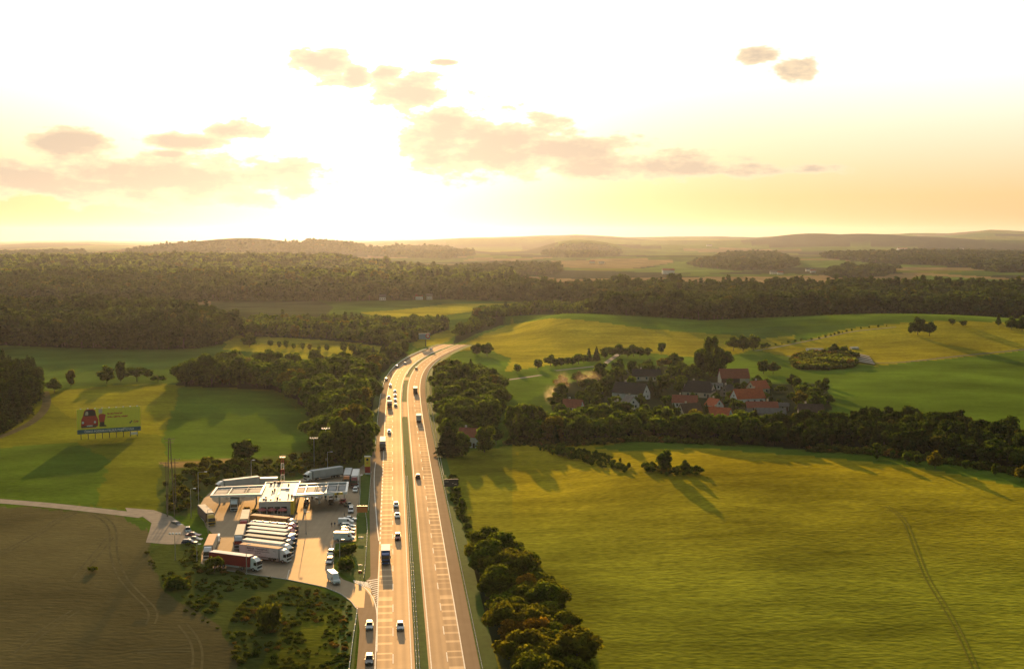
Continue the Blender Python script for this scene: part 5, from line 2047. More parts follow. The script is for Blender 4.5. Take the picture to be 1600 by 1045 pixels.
def person(px, py, top, trousers, label, stride=.25, turn=0.0, hair=(.05, .035, .02)):
    x, y = flat(px, py)
    r = empty('person', (x, y, .06), turn)
    tag(r, label, 'person')
    s = 1.75
    J = {'pel': (0, 0, .53), 'che': (0, .01, .74), 'nek': (0, .01, .845), 'hed': (0, .02, .90), 'top': (0, .02, .985),
         'lh': (-.055, 0, .51), 'lk': (-.06, stride * .25, .28), 'lf': (-.06, stride * .35, .03), 'lt': (-.06, stride * .35 + .10, .015),
         'rh': (.055, 0, .51), 'rk': (.06, -stride * .15, .28), 'rf': (.06, -stride * .45, .03), 'rt': (.06, -stride * .45 + .10, .015),
         'ls': (-.115, 0, .80), 'le': (-.15, -.02, .63), 'lw': (-.14, .06, .48), 'rs': (.115, 0, .80), 're': (.15, 0, .63), 'rw': (.14, .08, .49)}
    edges = [('pel', 'che'), ('che', 'nek'), ('nek', 'hed'), ('hed', 'top'), ('pel', 'lh'), ('lh', 'lk'), ('lk', 'lf'), ('lf', 'lt'), ('pel', 'rh'), ('rh', 'rk'), ('rk', 'rf'), ('rf', 'rt'),
             ('che', 'ls'), ('ls', 'le'), ('le', 'lw'), ('che', 'rs'), ('rs', 're'), ('re', 'rw')]
    rad = {'pel': .085, 'che': .085, 'nek': .034, 'hed': .056, 'top': .045, 'lh': .05, 'rh': .05, 'lk': .036, 'rk': .036, 'lf': .025, 'rf': .025, 'lt': .02, 'rt': .02,
           'ls': .04, 'rs': .04, 'le': .027, 're': .027, 'lw': .02, 'rw': .02}
    keys = list(J)
    me = bpy.data.meshes.new('body')
    me.from_pydata([tuple(c * s for c in J[k]) for k in keys], [(keys.index(a), keys.index(b)) for a, b in edges], [])
    o = bpy.data.objects.new('body', me)
    COL.objects.link(o)
    o.parent = r
    md = o.modifiers.new('skin', 'SKIN')
    for i, k in enumerate(keys):
        sv = me.skin_vertices[0].data[i]
        sv.radius = (rad[k] * s * (1.25 if k in ('pel', 'che') else 1), rad[k] * s * .9)
        sv.use_root = (k == 'pel')
    o.modifiers.new('sub', 'SUBSURF').levels = 1
    o.modifiers['sub'].render_levels = 1
    dg = bpy.context.evaluated_depsgraph_get()
    m2 = bpy.data.meshes.new_from_object(o.evaluated_get(dg))
    o.modifiers.clear()
    o.data = m2
    m2.materials.clear()
    for m in (top, trousers, simple('skin', (.45, .28, .19), .6)):
        m2.materials.append(m)
    for p in m2.polygons:
        z = p.center.z / s
        p.material_index = 2 if z > .835 else 1 if z < .52 else 0
        p.use_smooth = True
    hb = MB().cyl((0, .0, .93 * s), (0, .005, .998 * s), .062 * s, .035 * s, k=8)
    hb.build('hair', simple('hair', hair, .8), r, True)


C_DK = simple('cloth_dark', (.03, .03, .04), .9)
C_BL = simple('cloth_blue', (.05, .08, .16), .9)
C_GR = simple('cloth_grey', (.2, .2, .2), .9)
C_WH = simple('cloth_white', (.6, .58, .55), .9)
person(518.3, 823.5, C_DK, C_DK, 'person in dark clothes standing in the open yard, left of two', .1, .4)
person(523.2, 823, C_BL, C_DK, 'person in dark blue walking in the open yard, right of two', .3, -.3)
person(538.4, 808, C_GR, C_DK, 'person in grey beside the parked silver car', .15, 2.0)
person(479, 795, C_WH, C_BL, 'person in a white shirt near the dark red car', .2, 2.6)
person(452.5, 810.5, C_DK, C_BL, 'person in dark clothes by the yellow corner of the shop', .1, 1.0)
person(456.5, 811, C_BL, C_DK, 'person in a blue top at the terrace edge', .1, -1.0)
person(464, 807.5, C_DK, C_GR, 'person standing on the orange paved strip', .1, .5)

# ------------------------------------------------------------------ hoardings
M_BILLY = simple('hoarding_yellow', (.78, .70, .05), .7, vary=.05)
M_BILLT = simple('hoarding_teal', (.015, .11, .17), .7, vary=.05)
M_BRED = simple('print_red', (.50, .03, .02), .7)
M_BDARK = simple('print_dark', (.03, .02, .025), .7)
M_BSKIN = simple('print_pale', (.60, .50, .42), .7)
M_BORANGE = simple('print_orange', (.55, .10, .01), .7)
A = Vector((*flat(125.5, 688.5), 0))
B = Vector((*flat(215.5, 682.5), 0))
dirv = (B - A).normalized()
A = A - dirv * 1.2
B = B + dirv * 1.4
Wb = (B - A).length
rzb = math.atan2(dirv.y, dirv.x)
gz = float(H(A.x, A.y))
r = empty('billboard', (A.x, A.y, gz), rzb)
tag(r, 'huge yellow roadside hoarding with a red car picture on many legs in the meadow', 'billboard')
sc_ = A.y / FPX
z0 = 2.6
Hb = 11.4
MB().box(0, Wb, -.1, .1, z0 + 2.0, z0 + Hb).build('yellow_panel', M_BILLY, r)
MB().box(0, Wb, -.13, .12, z0, z0 + 1.99).build('teal_band', M_BILLT, r)
for i in range(9):
    x = 1.6 + i * (Wb - 3.2) / 8
    MB().box(x - .14, x + .14, .13, .40, -.3, z0 + Hb - .6).build('leg', M_CHASSIS, r)
    MB().cyl((x, .25, -.2), (x, 3.2, z0 + 4), .09, k=5).build('strut', M_CHASSIS, r)
    l = MB().box(x - .06, x + .06, -1.3, .0, z0 + Hb + .25, z0 + Hb + .35).build('lamp_arm', M_CHASSIS, r)
    MB().box(x - .3, x + .3, -1.6, -1.2, z0 + Hb + .05, z0 + Hb + .45).build('lamp', M_LAMP, l)
MB().box(Wb - 4.6, Wb - 1.5, -.15, -.05, .9, 2.0).build('small_board', M_WHITE, r)
tm = lambda x, z, y=-.14: Matrix(((1, 0, 0, x), (0, 0, -1, y), (0, 1, 0, z), (0, 0, 0, 1)))
text_mesh('lettering', 'ČESKÁ PODNIKATELSKÁ POJIŠŤOVNA', 1.27, M_INKW, r, tm(Wb * .50, z0 + .95), bold=.03)
text_mesh('slogan', 'Snadné řešení je?', .95, M_BORANGE, r, tm(Wb * .475, z0 + 8.7, -.115), bold=.07, align='LEFT')
text_mesh('slogan', 'Naše pojištění, volejte!', .95, M_BORANGE, r, tm(Wb * .475, z0 + 7.2, -.115), bold=.07, align='LEFT')
text_mesh('emblem', 'ČPP', 1.3, M_BRED, r, tm(Wb * .925, z0 + 4.2, -.115), bold=.03)
MB().quad((Wb * .81, -.115, z0 + 4.0), (Wb * .835, -.115, z0 + 3.6), (Wb * .87, -.115, z0 + 4.8), (Wb * .85, -.115, z0 + 5.0), (Wb * .835, -.115, z0 + 4.3)).build('emblem_tick', M_BDARK, r)


def pr(name, pts, mat, d=0):
    q = [(Wb * x, -.106 - d * .006, z0 + z) for x, z in pts]
    MB().quad(*q).build(name, mat, r)


# the printed picture: a red car and a figure beside it
pr('printed_car', [(.065, 2.7), (.285, 2.7), (.325, 3.4), (.33, 6.2), (.30, 8.2), (.285, 10.6), (.25, 11.3), (.15, 11.3), (.115, 10.4), (.095, 8.2), (.068, 6.6), (.06, 3.6)], M_BRED)
pr('printed_windscreen', [(.105, 8.1), (.295, 8.1), (.28, 10.4), (.25, 10.9), (.15, 10.9), (.122, 10.3)], M_BDARK, 1)
pr('printed_driver', [(.125, 8.6), (.17, 8.5), (.178, 9.4), (.17, 10.2), (.14, 10.2), (.13, 9.4)], M_BSKIN, 2)
pr('printed_bumper', [(.065, 2.9), (.30, 2.9), (.31, 3.9), (.065, 3.7)], M_BDARK, 1)
for cx_ in (.092, .278):
    pr('printed_headlight', [(cx_ + .018 * math.cos(t * .785), 5.2 + .62 * math.sin(t * .785)) for t in range(8)], M_INKW, 2)
pr('printed_plate', [(.15, 3.35), (.24, 3.35), (.24, 3.85), (.15, 3.85)], M_INKW, 2)
pr('printed_legs', [(.345, 2.9), (.455, 2.9), (.45, 3.5), (.425, 3.7), (.425, 5.1), (.352, 5.1)], M_BDARK, 0)
pr('printed_coat', [(.345, 5.1), (.425, 5.1), (.44, 7.2), (.45, 8.3), (.41, 8.8), (.355, 8.8), (.335, 8.0)], M_BRED, 1)
pr('printed_head', [(.345, 9.0), (.385, 9.0), (.40, 9.9), (.39, 11.1), (.35, 11.2), (.335, 10.2)], M_BSKIN, 1)
# blue hoarding on a mast by the bend
x, y = flat(663, 541)
g = G(663, 541)
r = empty('mast_billboard', g, 0)
tag(r, 'pale blue hoarding on a single mast beside the far bend', 'billboard')
MB().cyl((1.2, .4, -.5), (1.2, .4, 9), .45, .35, k=10).build('mast', M_CHASSIS, r)
MB().box(-4.7, 4.9, -.3, .3, 6.2, 11.0).build('panel', simple('hoarding_blue', (.22, .28, .36), .6, vary=.15), r)
MB().cyl((3.0, -.36, 8.8), (3.0, -.31, 8.8), 1.9, k=18).build('emblem', M_BRED, r)
MB().cyl((3.0, -.41, 8.8), (3.0, -.37, 8.8), 1.2, k=18).build('emblem', M_BSKIN, r)
# dark hoarding right of the highway
x, y = flat(705, 764)
r = empty('roadside_billboard', (x, y, 0), .1)
tag(r, 'dark hoarding seen beside the right carriageway', 'billboard')
MB().box(-2.6, 2.6, -.12, .12, 1.0, 3.8).build('panel', simple('hoarding_dark', (.035, .035, .045), .6), r)
for s in (-2, 0, 2):
    MB().box(s - .08, s + .08, .13, .29, 0, 3.6).build('leg', M_CHASSIS, r)
for s, t, l in ((-1.7, 2.9, 1.5), (.6, 2.2, .5), (1.6, 1.9, .8)):
    MB().box(s - l / 2, s + l / 2, -.13, -.115, t - .09, t + .09).build('printed_line', M_BSKIN, r)
print('station', round(time.time() - T0, 1))

# ------------------------------------------------------------------ houses
W_WHITE = simple('wall_white', (.62, .61, .58), .85, vary=.08, scale=.6)
W_CREAM = simple('wall_cream', (.50, .43, .32), .85, vary=.1, scale=.6)
W_GREY = simple('wall_grey', (.26, .24, .21), .9, vary=.15, scale=.6)
W_WOOD = simple('wall_planks', (.10, .06, .04), .9, vary=.2, scale=1)
R_RED = roof_mat('tiles_red', (.42, .10, .04))
R_RUST = roof_mat('tiles_rust', (.28, .085, .05))
R_BROWN = roof_mat('tiles_brown', (.085, .055, .040))
R_DARK = roof_mat('slate_dark', (.045, .038, .034))
R_GREY = roof_mat('sheet_grey', (.13, .12, .11))
M_FRAME = simple('window_frame', (.55, .54, .52), .6)


LOW = []


def house(px, py, L, W, ang, hw, hr, wall, roof, label, wins=3, gwins=2, chim=(.3,), hip=0.0, door=True, name='house', cat='house', group='houses of the village', solid=None, keep=True):
    g = G(px, py)
    r = empty(name, g, R(ang))
    tag(r, label, cat, group)
    if keep:
        KEEP_OUT.append((g.x, g.y - 2, max(L, W) * .62 + 2.5))
        KEEP_OUT.append((g.x, g.y - 13, max(L, W) * .5 + 2))
        LOW.append((g.x, g.y - 24, max(L, W) * .5 + 18))
    a, b = L / 2, W / 2
    v = [(-a, -b, -.5), (a, -b, -.5), (a, b, -.5), (-a, b, -.5), (-a, -b, hw), (a, -b, hw), (a, b, hw), (-a, b, hw), (-a, 0, hw + hr * (1 - hip)), (a, 0, hw + hr * (1 - hip))]
    f = [(0, 1, 5, 4), (2, 3, 7, 6), (1, 2, 6, 9, 5), (3, 0, 4, 8, 7)]
    mesh_obj('wall', v, f, wall, r)
    o = .45
    th = .18
    rz_ = hw + hr
    hx = hip * a * .8
    mb = MB()
    ze = hw - o * hr / b
    A0, A1 = (-a - o, -b - o, ze), (a + o, -b - o, ze)
    B0, B1 = (-a - o + hx, 0, rz_), (a + o - hx, 0, rz_)
    C0, C1 = (-a - o, b + o, ze), (a + o, b + o, ze)
    up = lambda p: (p[0], p[1], p[2] + th)
    mb.quad(up(A0), up(A1), up(B1), up(B0))
    mb.quad(up(C1), up(C0), up(B0), up(B1))
    mb.quad(A1, A0, B0, B1)
    mb.quad(C0, C1, B1, B0)
    for p, q in ((A0, A1), (A1, B1), (B1, C1), (C1, C0), (C0, B0), (B0, A0)):
        mb.quad(p, q, up(q), up(p))
    if hip:
        mb.quad(up(A0), up(B0), up(C0))
        mb.quad(up(A1), up(C1), up(B1))
    ro = mb.build('roof', roof, r)
    for t in chim:
        x = -a + L * t
        MB().box(x - .4, x + .4, .2, 1.0, hw + hr * .5, hw + hr + 1.1).build('chimney', W_CREAM, ro)

    def win(x, y, z, w, h, ax):
        if ax == 'x':
            fr = MB().box(x - w / 2 - .08, x + w / 2 + .08, y - .035, y + .035, z - .08, z + h + .08)
            pn = MB().box(x - w / 2, x + w / 2, y - .05, y + .05, z, z + h)
        else:
            fr = MB().box(x - .035, x + .035, y - w / 2 - .08, y + w / 2 + .08, z - .08, z + h + .08)
            pn = MB().box(x - .05, x + .05, y - w / 2, y + w / 2, z, z + h)
        fo = fr.build('window', M_FRAME, r)
        pn.build('pane', M_GLS, fo)
    for s in (-1, 1):
        for i in range(wins):
            x = -a + L * (i + .7) / (wins + .4)
            win(x, s * b, 1.0, 1.1, min(1.4, hw - 1.4), 'x')
        for i in range(gwins):
            y = -b + W * (i + .8) / (gwins + .6)
            win(s * a, y, 1.0, 1.1, min(1.4, hw - 1.4), 'y')
        if hr > 2.6 and gwins:
            win(s * a, 0, hw + .4, 1.0, 1.1, 'y')
    if door:
        MB().box(a * .80 - .5, a * .80 + .5, -b - .05, -b + .03, 0, min(2.1, hw - .3)).build('door', W_WOOD, r)
    return r


house(1168, 630, 17, 9, 17, 3.6, 4.6, W_WHITE, R_RED, 'big white house with bright red tiled roof and pointed gable', wins=4, chim=(.75,))
house(1184, 614, 11, 8, 28, 3.4, 4.0, W_CREAM, R_RED, 'small red-roofed wing rising behind the big white house', chim=(.4,))
b_ = house(1146, 598, 18, 10, 4, 3.8, 5.2, W_CREAM, R_RUST, 'large barn with a rust-red roof and a dark open gateway', wins=0, gwins=0, chim=(), door=False, name='barn', cat='barn')
MB().box(-1.5, 2.8, -5.06, -4.9, 0, 3.4).build('gateway', M_DARK, b_)  # black panel on the wall paints the shade inside the opening
MB().box(-9, -1.6, -5.05, -4.95, 0, 3.6).build('plank_wall', W_WOOD, b_)
house(1092, 619, 17, 11, -24, 3.4, 5.6, W_CREAM, R_DARK, 'cream farmhouse with a big dark half-hipped roof and three gable windows', gwins=3, hip=.35)
house(1070, 636, 13, 8, -12, 3.2, 3.4, W_WHITE, R_RUST, 'white cottage with a brownish red roof left of the dark spruce')
house(1078, 651, 11, 7, 22, 3.0, 4.0, W_CREAM, R_BROWN, 'low cottage with a brown roof and pale left gable')
house(1124, 660, 11, 8.5, -28, 3.8, 3.8, W_WHITE, R_RED, 'white house with a red roof at the lower edge of the village')
house(1116, 641, 8, 6, -60, 3.2, 3.2, W_WHITE, R_RED, 'little red-roofed house behind the dark spruce', wins=2, gwins=1)
house(986, 622, 20, 9, -36, 3.6, 5.4, W_WHITE, R_DARK, 'house with a long dark roof and tall white gable at the left of the village', gwins=2)
house(1010, 594, 18, 8, -5, 3.2, 4.0, W_CREAM, R_DARK, 'long dark-roofed house with a white left gable behind the village trees')
house(984, 638, 9, 7, -70, 3.0, 3.8, W_WHITE, R_GREY, 'small grey-roofed house with a white triangular gable')
house(965, 647, 9, 7, -75, 3.0, 3.6, W_WHITE, R_GREY, 'small grey-roofed house, its gable just above the tree belt')
house(895, 643, 10, 7, -20, 3.0, 3.6, W_WHITE, R_RUST, 'reddish-roofed cottage beside the smoke')
house(1190, 643, 16, 7, -3, 2.8, 2.6, W_GREY, R_RUST, 'low outbuilding with a dark red roof below the big white house', gwins=0, chim=(.7,), cat='outbuilding', name='outbuilding')
house(1203, 652, 15, 7, -6, 2.6, 2.2, W_GREY, R_GREY, 'long grey-roofed shed below the dark red one', wins=2, gwins=0, chim=(), cat='shed', name='shed')
house(1266, 652, 12, 9, -8, 3.0, 4.0, W_GREY, R_BROWN, 'brown-roofed house hidden in trees right of the village')
house(1137, 618, 8, 6, 50, 2.8, 3.6, W_GREY, R_DARK, 'small dark cottage between farmhouse and big white house', wins=1, gwins=1)
house(1117, 608, 9, 5, -5, 2.8, 1.0, W_WHITE, R_GREY, 'little white flat building behind the cream farmhouse', wins=2, gwins=0, chim=())
house(1223, 641, 6, 4, -15, 2.6, 1.5, W_GREY, R_GREY, 'tiny grey hut at the right end of the village', wins=1, gwins=0, chim=(), cat='hut', name='hut')
house(733, 697, 8, 7, -15, 5.0, 3.2, W_WHITE, R_RUST, 'two-storey house with a rust roof hidden among trees beside the highway', wins=2, group='houses beside the highway')
for i, (px, py, L, lb) in enumerate(((598, 469, 9, 'white speck of a farm building left of two others at the bright field'), (655, 468, 10, 'middle white farm building behind the bright field'),
                                     (671, 468, 8, 'right white farm building behind the bright field'), (925, 411, 22, 'pale farm hall on the far plain below the wooded cap'),
                                     (940, 412, 20, 'second pale hall on the far plain, right of the first'), (1044, 428, 30, 'bulky pale silo-like barn on the far plain beside a lone tree'),
                                     (1208, 428, 16, 'pale farmhouse in the far hamlet, first from the left'), (1219, 429, 14, 'pale farmhouse in the far hamlet, second from the left'),
                                     (1264, 424, 18, 'pale farmhouse of the far hamlet near the trees'), (1270, 426, 14, 'small far farmhouse, last of the hamlet'),
                                     (1108, 385, 40, 'whitish farmstead high on the right far slope'), (1410, 391, 60, 'long white hall on the far right slope'),
                                     (1500, 391, 40, 'pale hall farther right on the far slope'), (755, 424, 16, 'small pale house left of the wooded cap'), (762, 426, 14, 'another small pale house left of the wooded cap'))):
    house(px, py, L, L * .5, 0, 5 if L < 25 else 9, 3.5 if L < 25 else 5, W_WHITE, R_RUST if i % 2 else R_GREY, lb, wins=3, gwins=0, chim=(), door=False, name='farm_building', cat='building', group='buildings on the far plain', keep=False)

# ------------------------------------------------------------------ trees that stand alone
NS = {False: 0, True: 0}


def solo(px, py, hpx, label, con=False, wide=1.0, leaf='green_leaves', shape=None, group=None, cat='tree', name=None):
    g = G(px, py)
    h = hpx / FPX * g.y
    o = put_tree(g, h, con, leaf, wide, label, group, name, cat, shape)
    if leaf != 'bush_leaves':
        NS[con] += 1
    return o


solo(105, 543, 40, 'paler tree standing out in front of the dark forest edge on the left')
for px, py, h, w, sh, lb in ((85, 613, 26, 1.3, 'round', 'round dark tree next to the farm track'), (111, 603, 26, 1, 'tall', 'slim tree right of the round one by the farm track'),
                             (167, 599, 30, 1.2, 'round', 'full tree, left of the group of three in the left meadow'), (189, 597, 33, .8, 'tall', 'tallest, narrow tree of the group in the left meadow'),
                             (214, 596, 27, 1.7, 'wide', 'broad low tree, right of the group in the left meadow'), (247, 597, 12, 2.2, 'wide', 'low spreading bush-like tree right of the group in the left meadow'),
                             (382, 721, 38, 1.4, 'round', 'dark tree alone on the slope behind the left canopy'), (390, 542, 21, 1.6, 'round', 'rounded tree left of the row across the bright field'),
                             (362, 530, 22, 1.0, 'round', 'last tree of the forest edge beside the bright field')):
    solo(px, py, h, lb, wide=w, shape=sh)
for i, (px, py, h) in enumerate(((422, 542, 12), (436, 543, 10), (447, 544, 13), (459, 545, 10), (472.7, 546, 11), (484, 547, 10), (499, 547.5, 9), (511, 548, 11), (537, 550, 16), (549.5, 551, 16), (562, 552, 16))):
    solo(px, py, h, 'young tree in the row across the bright field, %s from the left' % ('first', 'second', 'third', 'fourth', 'fifth', 'sixth', 'seventh', 'eighth', 'ninth, taller', 'tenth, taller', 'last, taller')[i], shape='tall' if i % 3 else 'round', wide=1.25, group='tree row across the bright field')
solo(424, 984, 60, 'large dark round tree standing alone in the rough grass at lower left', wide=.72, leaf='bush_leaves', name='deciduous_tree', cat='tree')
solo(335, 893, 30, 'golden leafed small tree at the rear end of the red truck', leaf='autumn_leaves', wide=1.1)
for px, py, h, w, lb in ((562, 722, 76, 1.0, 'great leafy tree between floodlights and slow lane'), (538, 724, 82, 1.0, 'tallest leafy tree in front of the copse behind the station'), (515, 726, 66, 1.0, 'leafy tree behind the left floodlight mast'),
                         (572, 700, 66, .9, 'tall tree close to the exit lane'), (545, 702, 78, 1.1, 'tall full tree in the second rank of the copse'), (500, 714, 48, 1.0, 'smaller leafy tree at the meadow corner of the copse')):
    solo(px, py, h, lb, wide=w, shape='round')
solo(548, 668, 52, 'pointed spruce rising out of the copse', True)
solo(700, 712, 56, 'tall conifer-like tree right beside the guard rail', True, 1.5)
for px, py, h, w, sh, lb in ((722, 712, 44, 1.1, 'round', 'dense tree left of the hidden house beside the highway'), (757, 706, 46, 1.1, 'round', 'full dark tree right of the hidden house'),
                             (775, 694, 34, 1.0, 'round', 'lighter tree between the hidden house and the dark oval tree'), (803, 690, 58, 1.0, 'tall', 'tall dark oval tree at the left end of the tree belt'),
                             (826, 680, 42, 1.0, 'round', 'tree just right of the dark oval tree'), (865, 690, 46, 1.3, 'round', 'broad lighter tree in front of the tree belt'),
                             (902, 692, 52, 1.1, 'round', 'big dark tree in the tree belt left of the pale one'), (957, 688, 42, 1.1, 'round', 'yellowish round tree in the front of the tree belt'),
                             (745, 556, 21, 1.4, 'round', 'left half of the dark pair of trees on the golden hill foot'), (761, 556, 22, 1.4, 'round', 'right half of the dark pair of trees on the golden hill foot'),
                             (808, 583, 16, 1.2, 'round', 'small round tree by the village path'), (748, 585, 17, 1.5, 'round', 'low round tree at the edge of the highway wood'),
                             (1033, 553, 20, 1.0, 'round', 'single tree on the upper edge of the hedge above the village'), (840, 577, 18, 1.2, 'round', 'round tree left of the hedge above the village'),
                             (1093, 588, 48, .9, 'round', 'left tree of the tall clump above the barn'), (1112, 590, 66, .8, 'tall', 'highest tree of the tall clump above the barn'), (1127, 580, 46, 1.0, 'round', 'right tree of the tall clump above the barn'),
                             (1104, 578, 50, .9, 'round', 'rear tree of the tall clump above the barn'),
                             (1146, 548, 26, 1.2, 'round', 'left tree of the round group on the hill above the barn'), (1161, 549, 28, 1.1, 'round', 'middle tree of the round group on the hill above the barn'),
                             (1177, 548, 27, 1.2, 'round', 'right tree of the round group on the hill above the barn'), (1195, 545, 11, 1.6, 'wide', 'low bushy tree at the end of the round group'),
                             (1193, 584, 24, 1.1, 'round', 'left tree of the pair right of the barn'), (1208, 584, 22, 1.1, 'round', 'right tree of the pair right of the barn'),
                             (1434, 523, 30, 1.0, 'round', 'left tree of the pair on the golden hilltop'), (1452, 525, 26, 1.1, 'round', 'right tree of the pair on the golden hilltop'),
                             (1422, 521, 14, 1.0, 'round', 'small tree beside the pair on the golden hilltop'), (1488, 508, 12, 1.4, 'round', 'bushy tree behind the golden hill, left'),
                             (1505, 509, 10, 1.6, 'round', 'bushy tree behind the golden hill, right'), (1560, 509, 9, 1.2, 'round', 'tiny tree at the top of the golden hill'), (1580, 515, 22, 1.1, 'round', 'tree at the right margin on the hill, inner one'),
                             (1597, 518, 26, 1.1, 'round', 'tree cut by the right margin on the hill'),
                             (1304, 556, 22, 1.3, 'round', 'dark tree above the brown thicket'), (1318, 556, 18, 1.2, 'round', 'tree behind the brown thicket'),
                             (1370, 718, 27, .9, 'tall', 'bright slim tree in front of the dark belt, first from the left'), (1395, 716, 14, 1.0, 'tall', 'very small tree in front of the dark belt'),
                             (1417, 724, 20, 1.2, 'round', 'pale green bushy tree in front of the dark belt'), (1435, 725, 17, 1.2, 'round', 'bushy tree right of the pale green one'),
                             (1485, 728, 14, 1.1, 'round', 'small rounded tree right of the yellowish one'), (1508, 732, 16, 1.2, 'round', 'rounded tree before the shadow edge'), (1554, 742, 17, 1.0, 'tall', 'slim small tree near the right margin'),
                             (1597, 752, 30, 1.1, 'round', 'dark round tree cut by the right margin beside the meadow'),
                             (1039, 737, 38, 1.1, 'round', 'round tree in the middle of the meadow thicket'), (1071, 740, 25, .9, 'round', 'slim tree right of the round one in the meadow thicket'),
                             (722, 806, 30, .8, 'tall', 'slim young tree on the verge above the autumn thicket'), (716, 775, 18, 1.0, 'round', 'bushy sapling below the dark hoarding')):
    solo(px, py, h, lb, wide=w, shape=sh)
solo(1461, 732, 30, 'larger round tree in the middle of the row before the dark belt', wide=1.1, shape='round')
for px, py, h, lb in ((920, 564, 20, 'left spruce of the pair in the hedge above the village'), (932, 564, 23, 'right, taller spruce of the pair in the hedge above the village'),
                      (1103, 672, 44, 'dark spruce in front of the village between two red roofs'), (960, 668, 36, 'spruce inside the tree belt at the yellowish tree'), (1024, 676, 36, 'broad spruce in the front of the tree belt'),
                      (1560, 506, 15, 'small spruce on the hill at the right')):
    solo(px, py, h, lb, True, 1.2)
hed = [(860, 572), (868, 573), (877, 572), (886, 571), (895, 570), (904, 569), (912, 567), (945, 560), (957, 556), (968, 557), (980, 558), (990, 557), (1000, 558), (1012, 556)]
for i, (px, py) in enumerate(hed):
    solo(px, py, rnd.uniform(13, 22), 'leafy tree of the hedge above the village', wide=1.35, shape='round', group='trees of the hedge above the village')
for i, (px, py) in enumerate(((1190, 545), (1200, 543), (1212, 540), (1222, 538), (1232, 536), (1243, 534.5), (1252, 533), (1268, 531.5), (1280, 530), (1290, 527.5), (1298, 525.5), (1304, 523.5), (1310, 522), (1316, 520.5), (1323, 519), (1331, 517), (1345, 514.5), (1358, 512.5), (1372, 511.5), (1385, 510.5))):
    solo(px, py, rnd.uniform(3.2, 5.5), 'tiny young tree of the dotted row climbing the golden hill', wide=1.3, shape='round', group='dotted row of young trees on the golden hill')
N_SOLO = dict(NS)

# bushes
for px, py, h, w, lb in ((545, 866, 22, 1.1, 'upper brownish bush on the grass island by the vans'), (538, 890, 30, 1.0, 'lower dark bush on the grass island by the vans'), (531, 868, 12, 1.2, 'small bush at the island kerb'),
                         (278, 918, 22, 1.5, 'rounded bush left of the rough slope'), (145, 892, 11, 1.1, 'single orange bush in the brown field'), (422, 812, 8, 2.0, 'bright green bush at the terrace'),
                         (393, 808, 10, 1.6, 'dark shrub beside the shop corner'), (401, 801, 9, 1.3, 'second dark shrub beside the shop corner'), (386, 798, 9, 1.2, 'shrub near the white truck under the left canopy'),
                         (325, 722, 12, 1.6, 'dark bush on the dry strip behind the station')):
    solo(px, py, h, lb, wide=w, leaf='bush_leaves', name='bush', cat='bush')


def bushes(key, px, sp, hr, label, leaf='bush_leaves', dens=.75, flat_=1.3):
    P = poly(px)
    x, y = fill(P, sp)
    m = vnoise(x, y, sp * 3.2, 21) > (1 - dens) * .9
    x, y = x[m], y[m]
    rx = np.interp(y, road[:, 1], road[:, 0])
    ms, pts, ids, scs = [], [], [], []
    far_ = y.mean() > 520
    for (kd, me) in CROWN[(leaf, 2 if far_ else 1)]:
        ms.append(me)
    for i in range(len(x)):
        if -9 < x[i] - rx[i] < 20:
            continue
        h = rnd.uniform(*hr) * (.6 + .8 * float(vnoise(x[i:i + 1], y[i:i + 1], sp * 5, 9)[0]))
        pts.append((x[i], y[i], 0))
        ids.append(rnd.randrange(len(ms)))
        scs.append((h * flat_, h * flat_, h))
    pts = np.array(pts)
    pts[:, 2] = H(pts[:, 0], pts[:, 1]) - .05
    return scatter_object(key, pts, ids, ms, scs, 'stuff', label, 'undergrowth')


bushes('undergrowth', [(236, 853), (300, 850), (318, 884), (450, 909), (530, 932), (546, 948), (548, 970), (530, 1060), (366, 1060), (364, 1005), (345, 980), (292, 945), (250, 905)], 2.2, (.3, 1.3), 'rough undergrowth', dens=.5)
bushes('tall_weeds', [(470, 930), (546, 950), (544, 1060), (420, 1060), (440, 980)], 1.8, (.3, 1.0), 'rough weeds', dens=.5)
bushes('undergrowth', [(236, 856), (250, 905), (292, 945), (345, 982), (372, 1060), (360, 1060), (352, 990), (290, 955), (236, 905), (228, 856)], 2.0, (.2, .8), 'field edge weeds', dens=.45)
bushes('hedge', [(845, 694), (900, 706), (955, 716), (985, 728), (978, 740), (930, 730), (880, 716), (840, 704)], 2.8, (1.2, 3.2), 'low dark hedge', 'green_leaves', dens=.95)
bushes('hedge', [(1005, 728), (1060, 732), (1096, 738), (1090, 744), (1040, 744), (1008, 738)], 2.4, (1.2, 3.0), 'meadow thicket', 'green_leaves', dens=.95)
bushes('brown_thicket', [(1237, 562), (1262, 555), (1300, 552), (1335, 556), (1334, 574), (1300, 578), (1245, 577)], 3.0, (3.0, 6.0), 'brown thicket', 'bush_leaves', dens=1, flat_=1.1)
bushes('undergrowth', [(700, 742), (712, 745), (716, 770), (735, 820), (760, 860), (735, 862), (722, 820), (706, 770)], 2.2, (.6, 2.0), 'verge shrubs', dens=.7)
bushes('undergrowth', [(790, 688), (900, 690), (1000, 684), (1150, 692), (1150, 697), (1000, 690), (900, 698), (790, 696)], 2.6, (1.0, 3.0), 'shrubs at the foot of the tree belt', dens=.8)
bushes('undergrowth', [(1260, 700), (1350, 702), (1460, 716), (1620, 742), (1620, 748), (1460, 722), (1350, 709), (1260, 706)], 2.6, (1.0, 3.4), 'shrubs at the foot of the dark belt', dens=.8)
bushes('undergrowth', [(724, 862), (770, 850), (800, 868), (872, 935), (915, 1000), (930, 1100), (900, 1100), (880, 1000), (820, 915)], 2.4, (1.2, 3.2), 'shrubs round the autumn thicket', dens=.8)

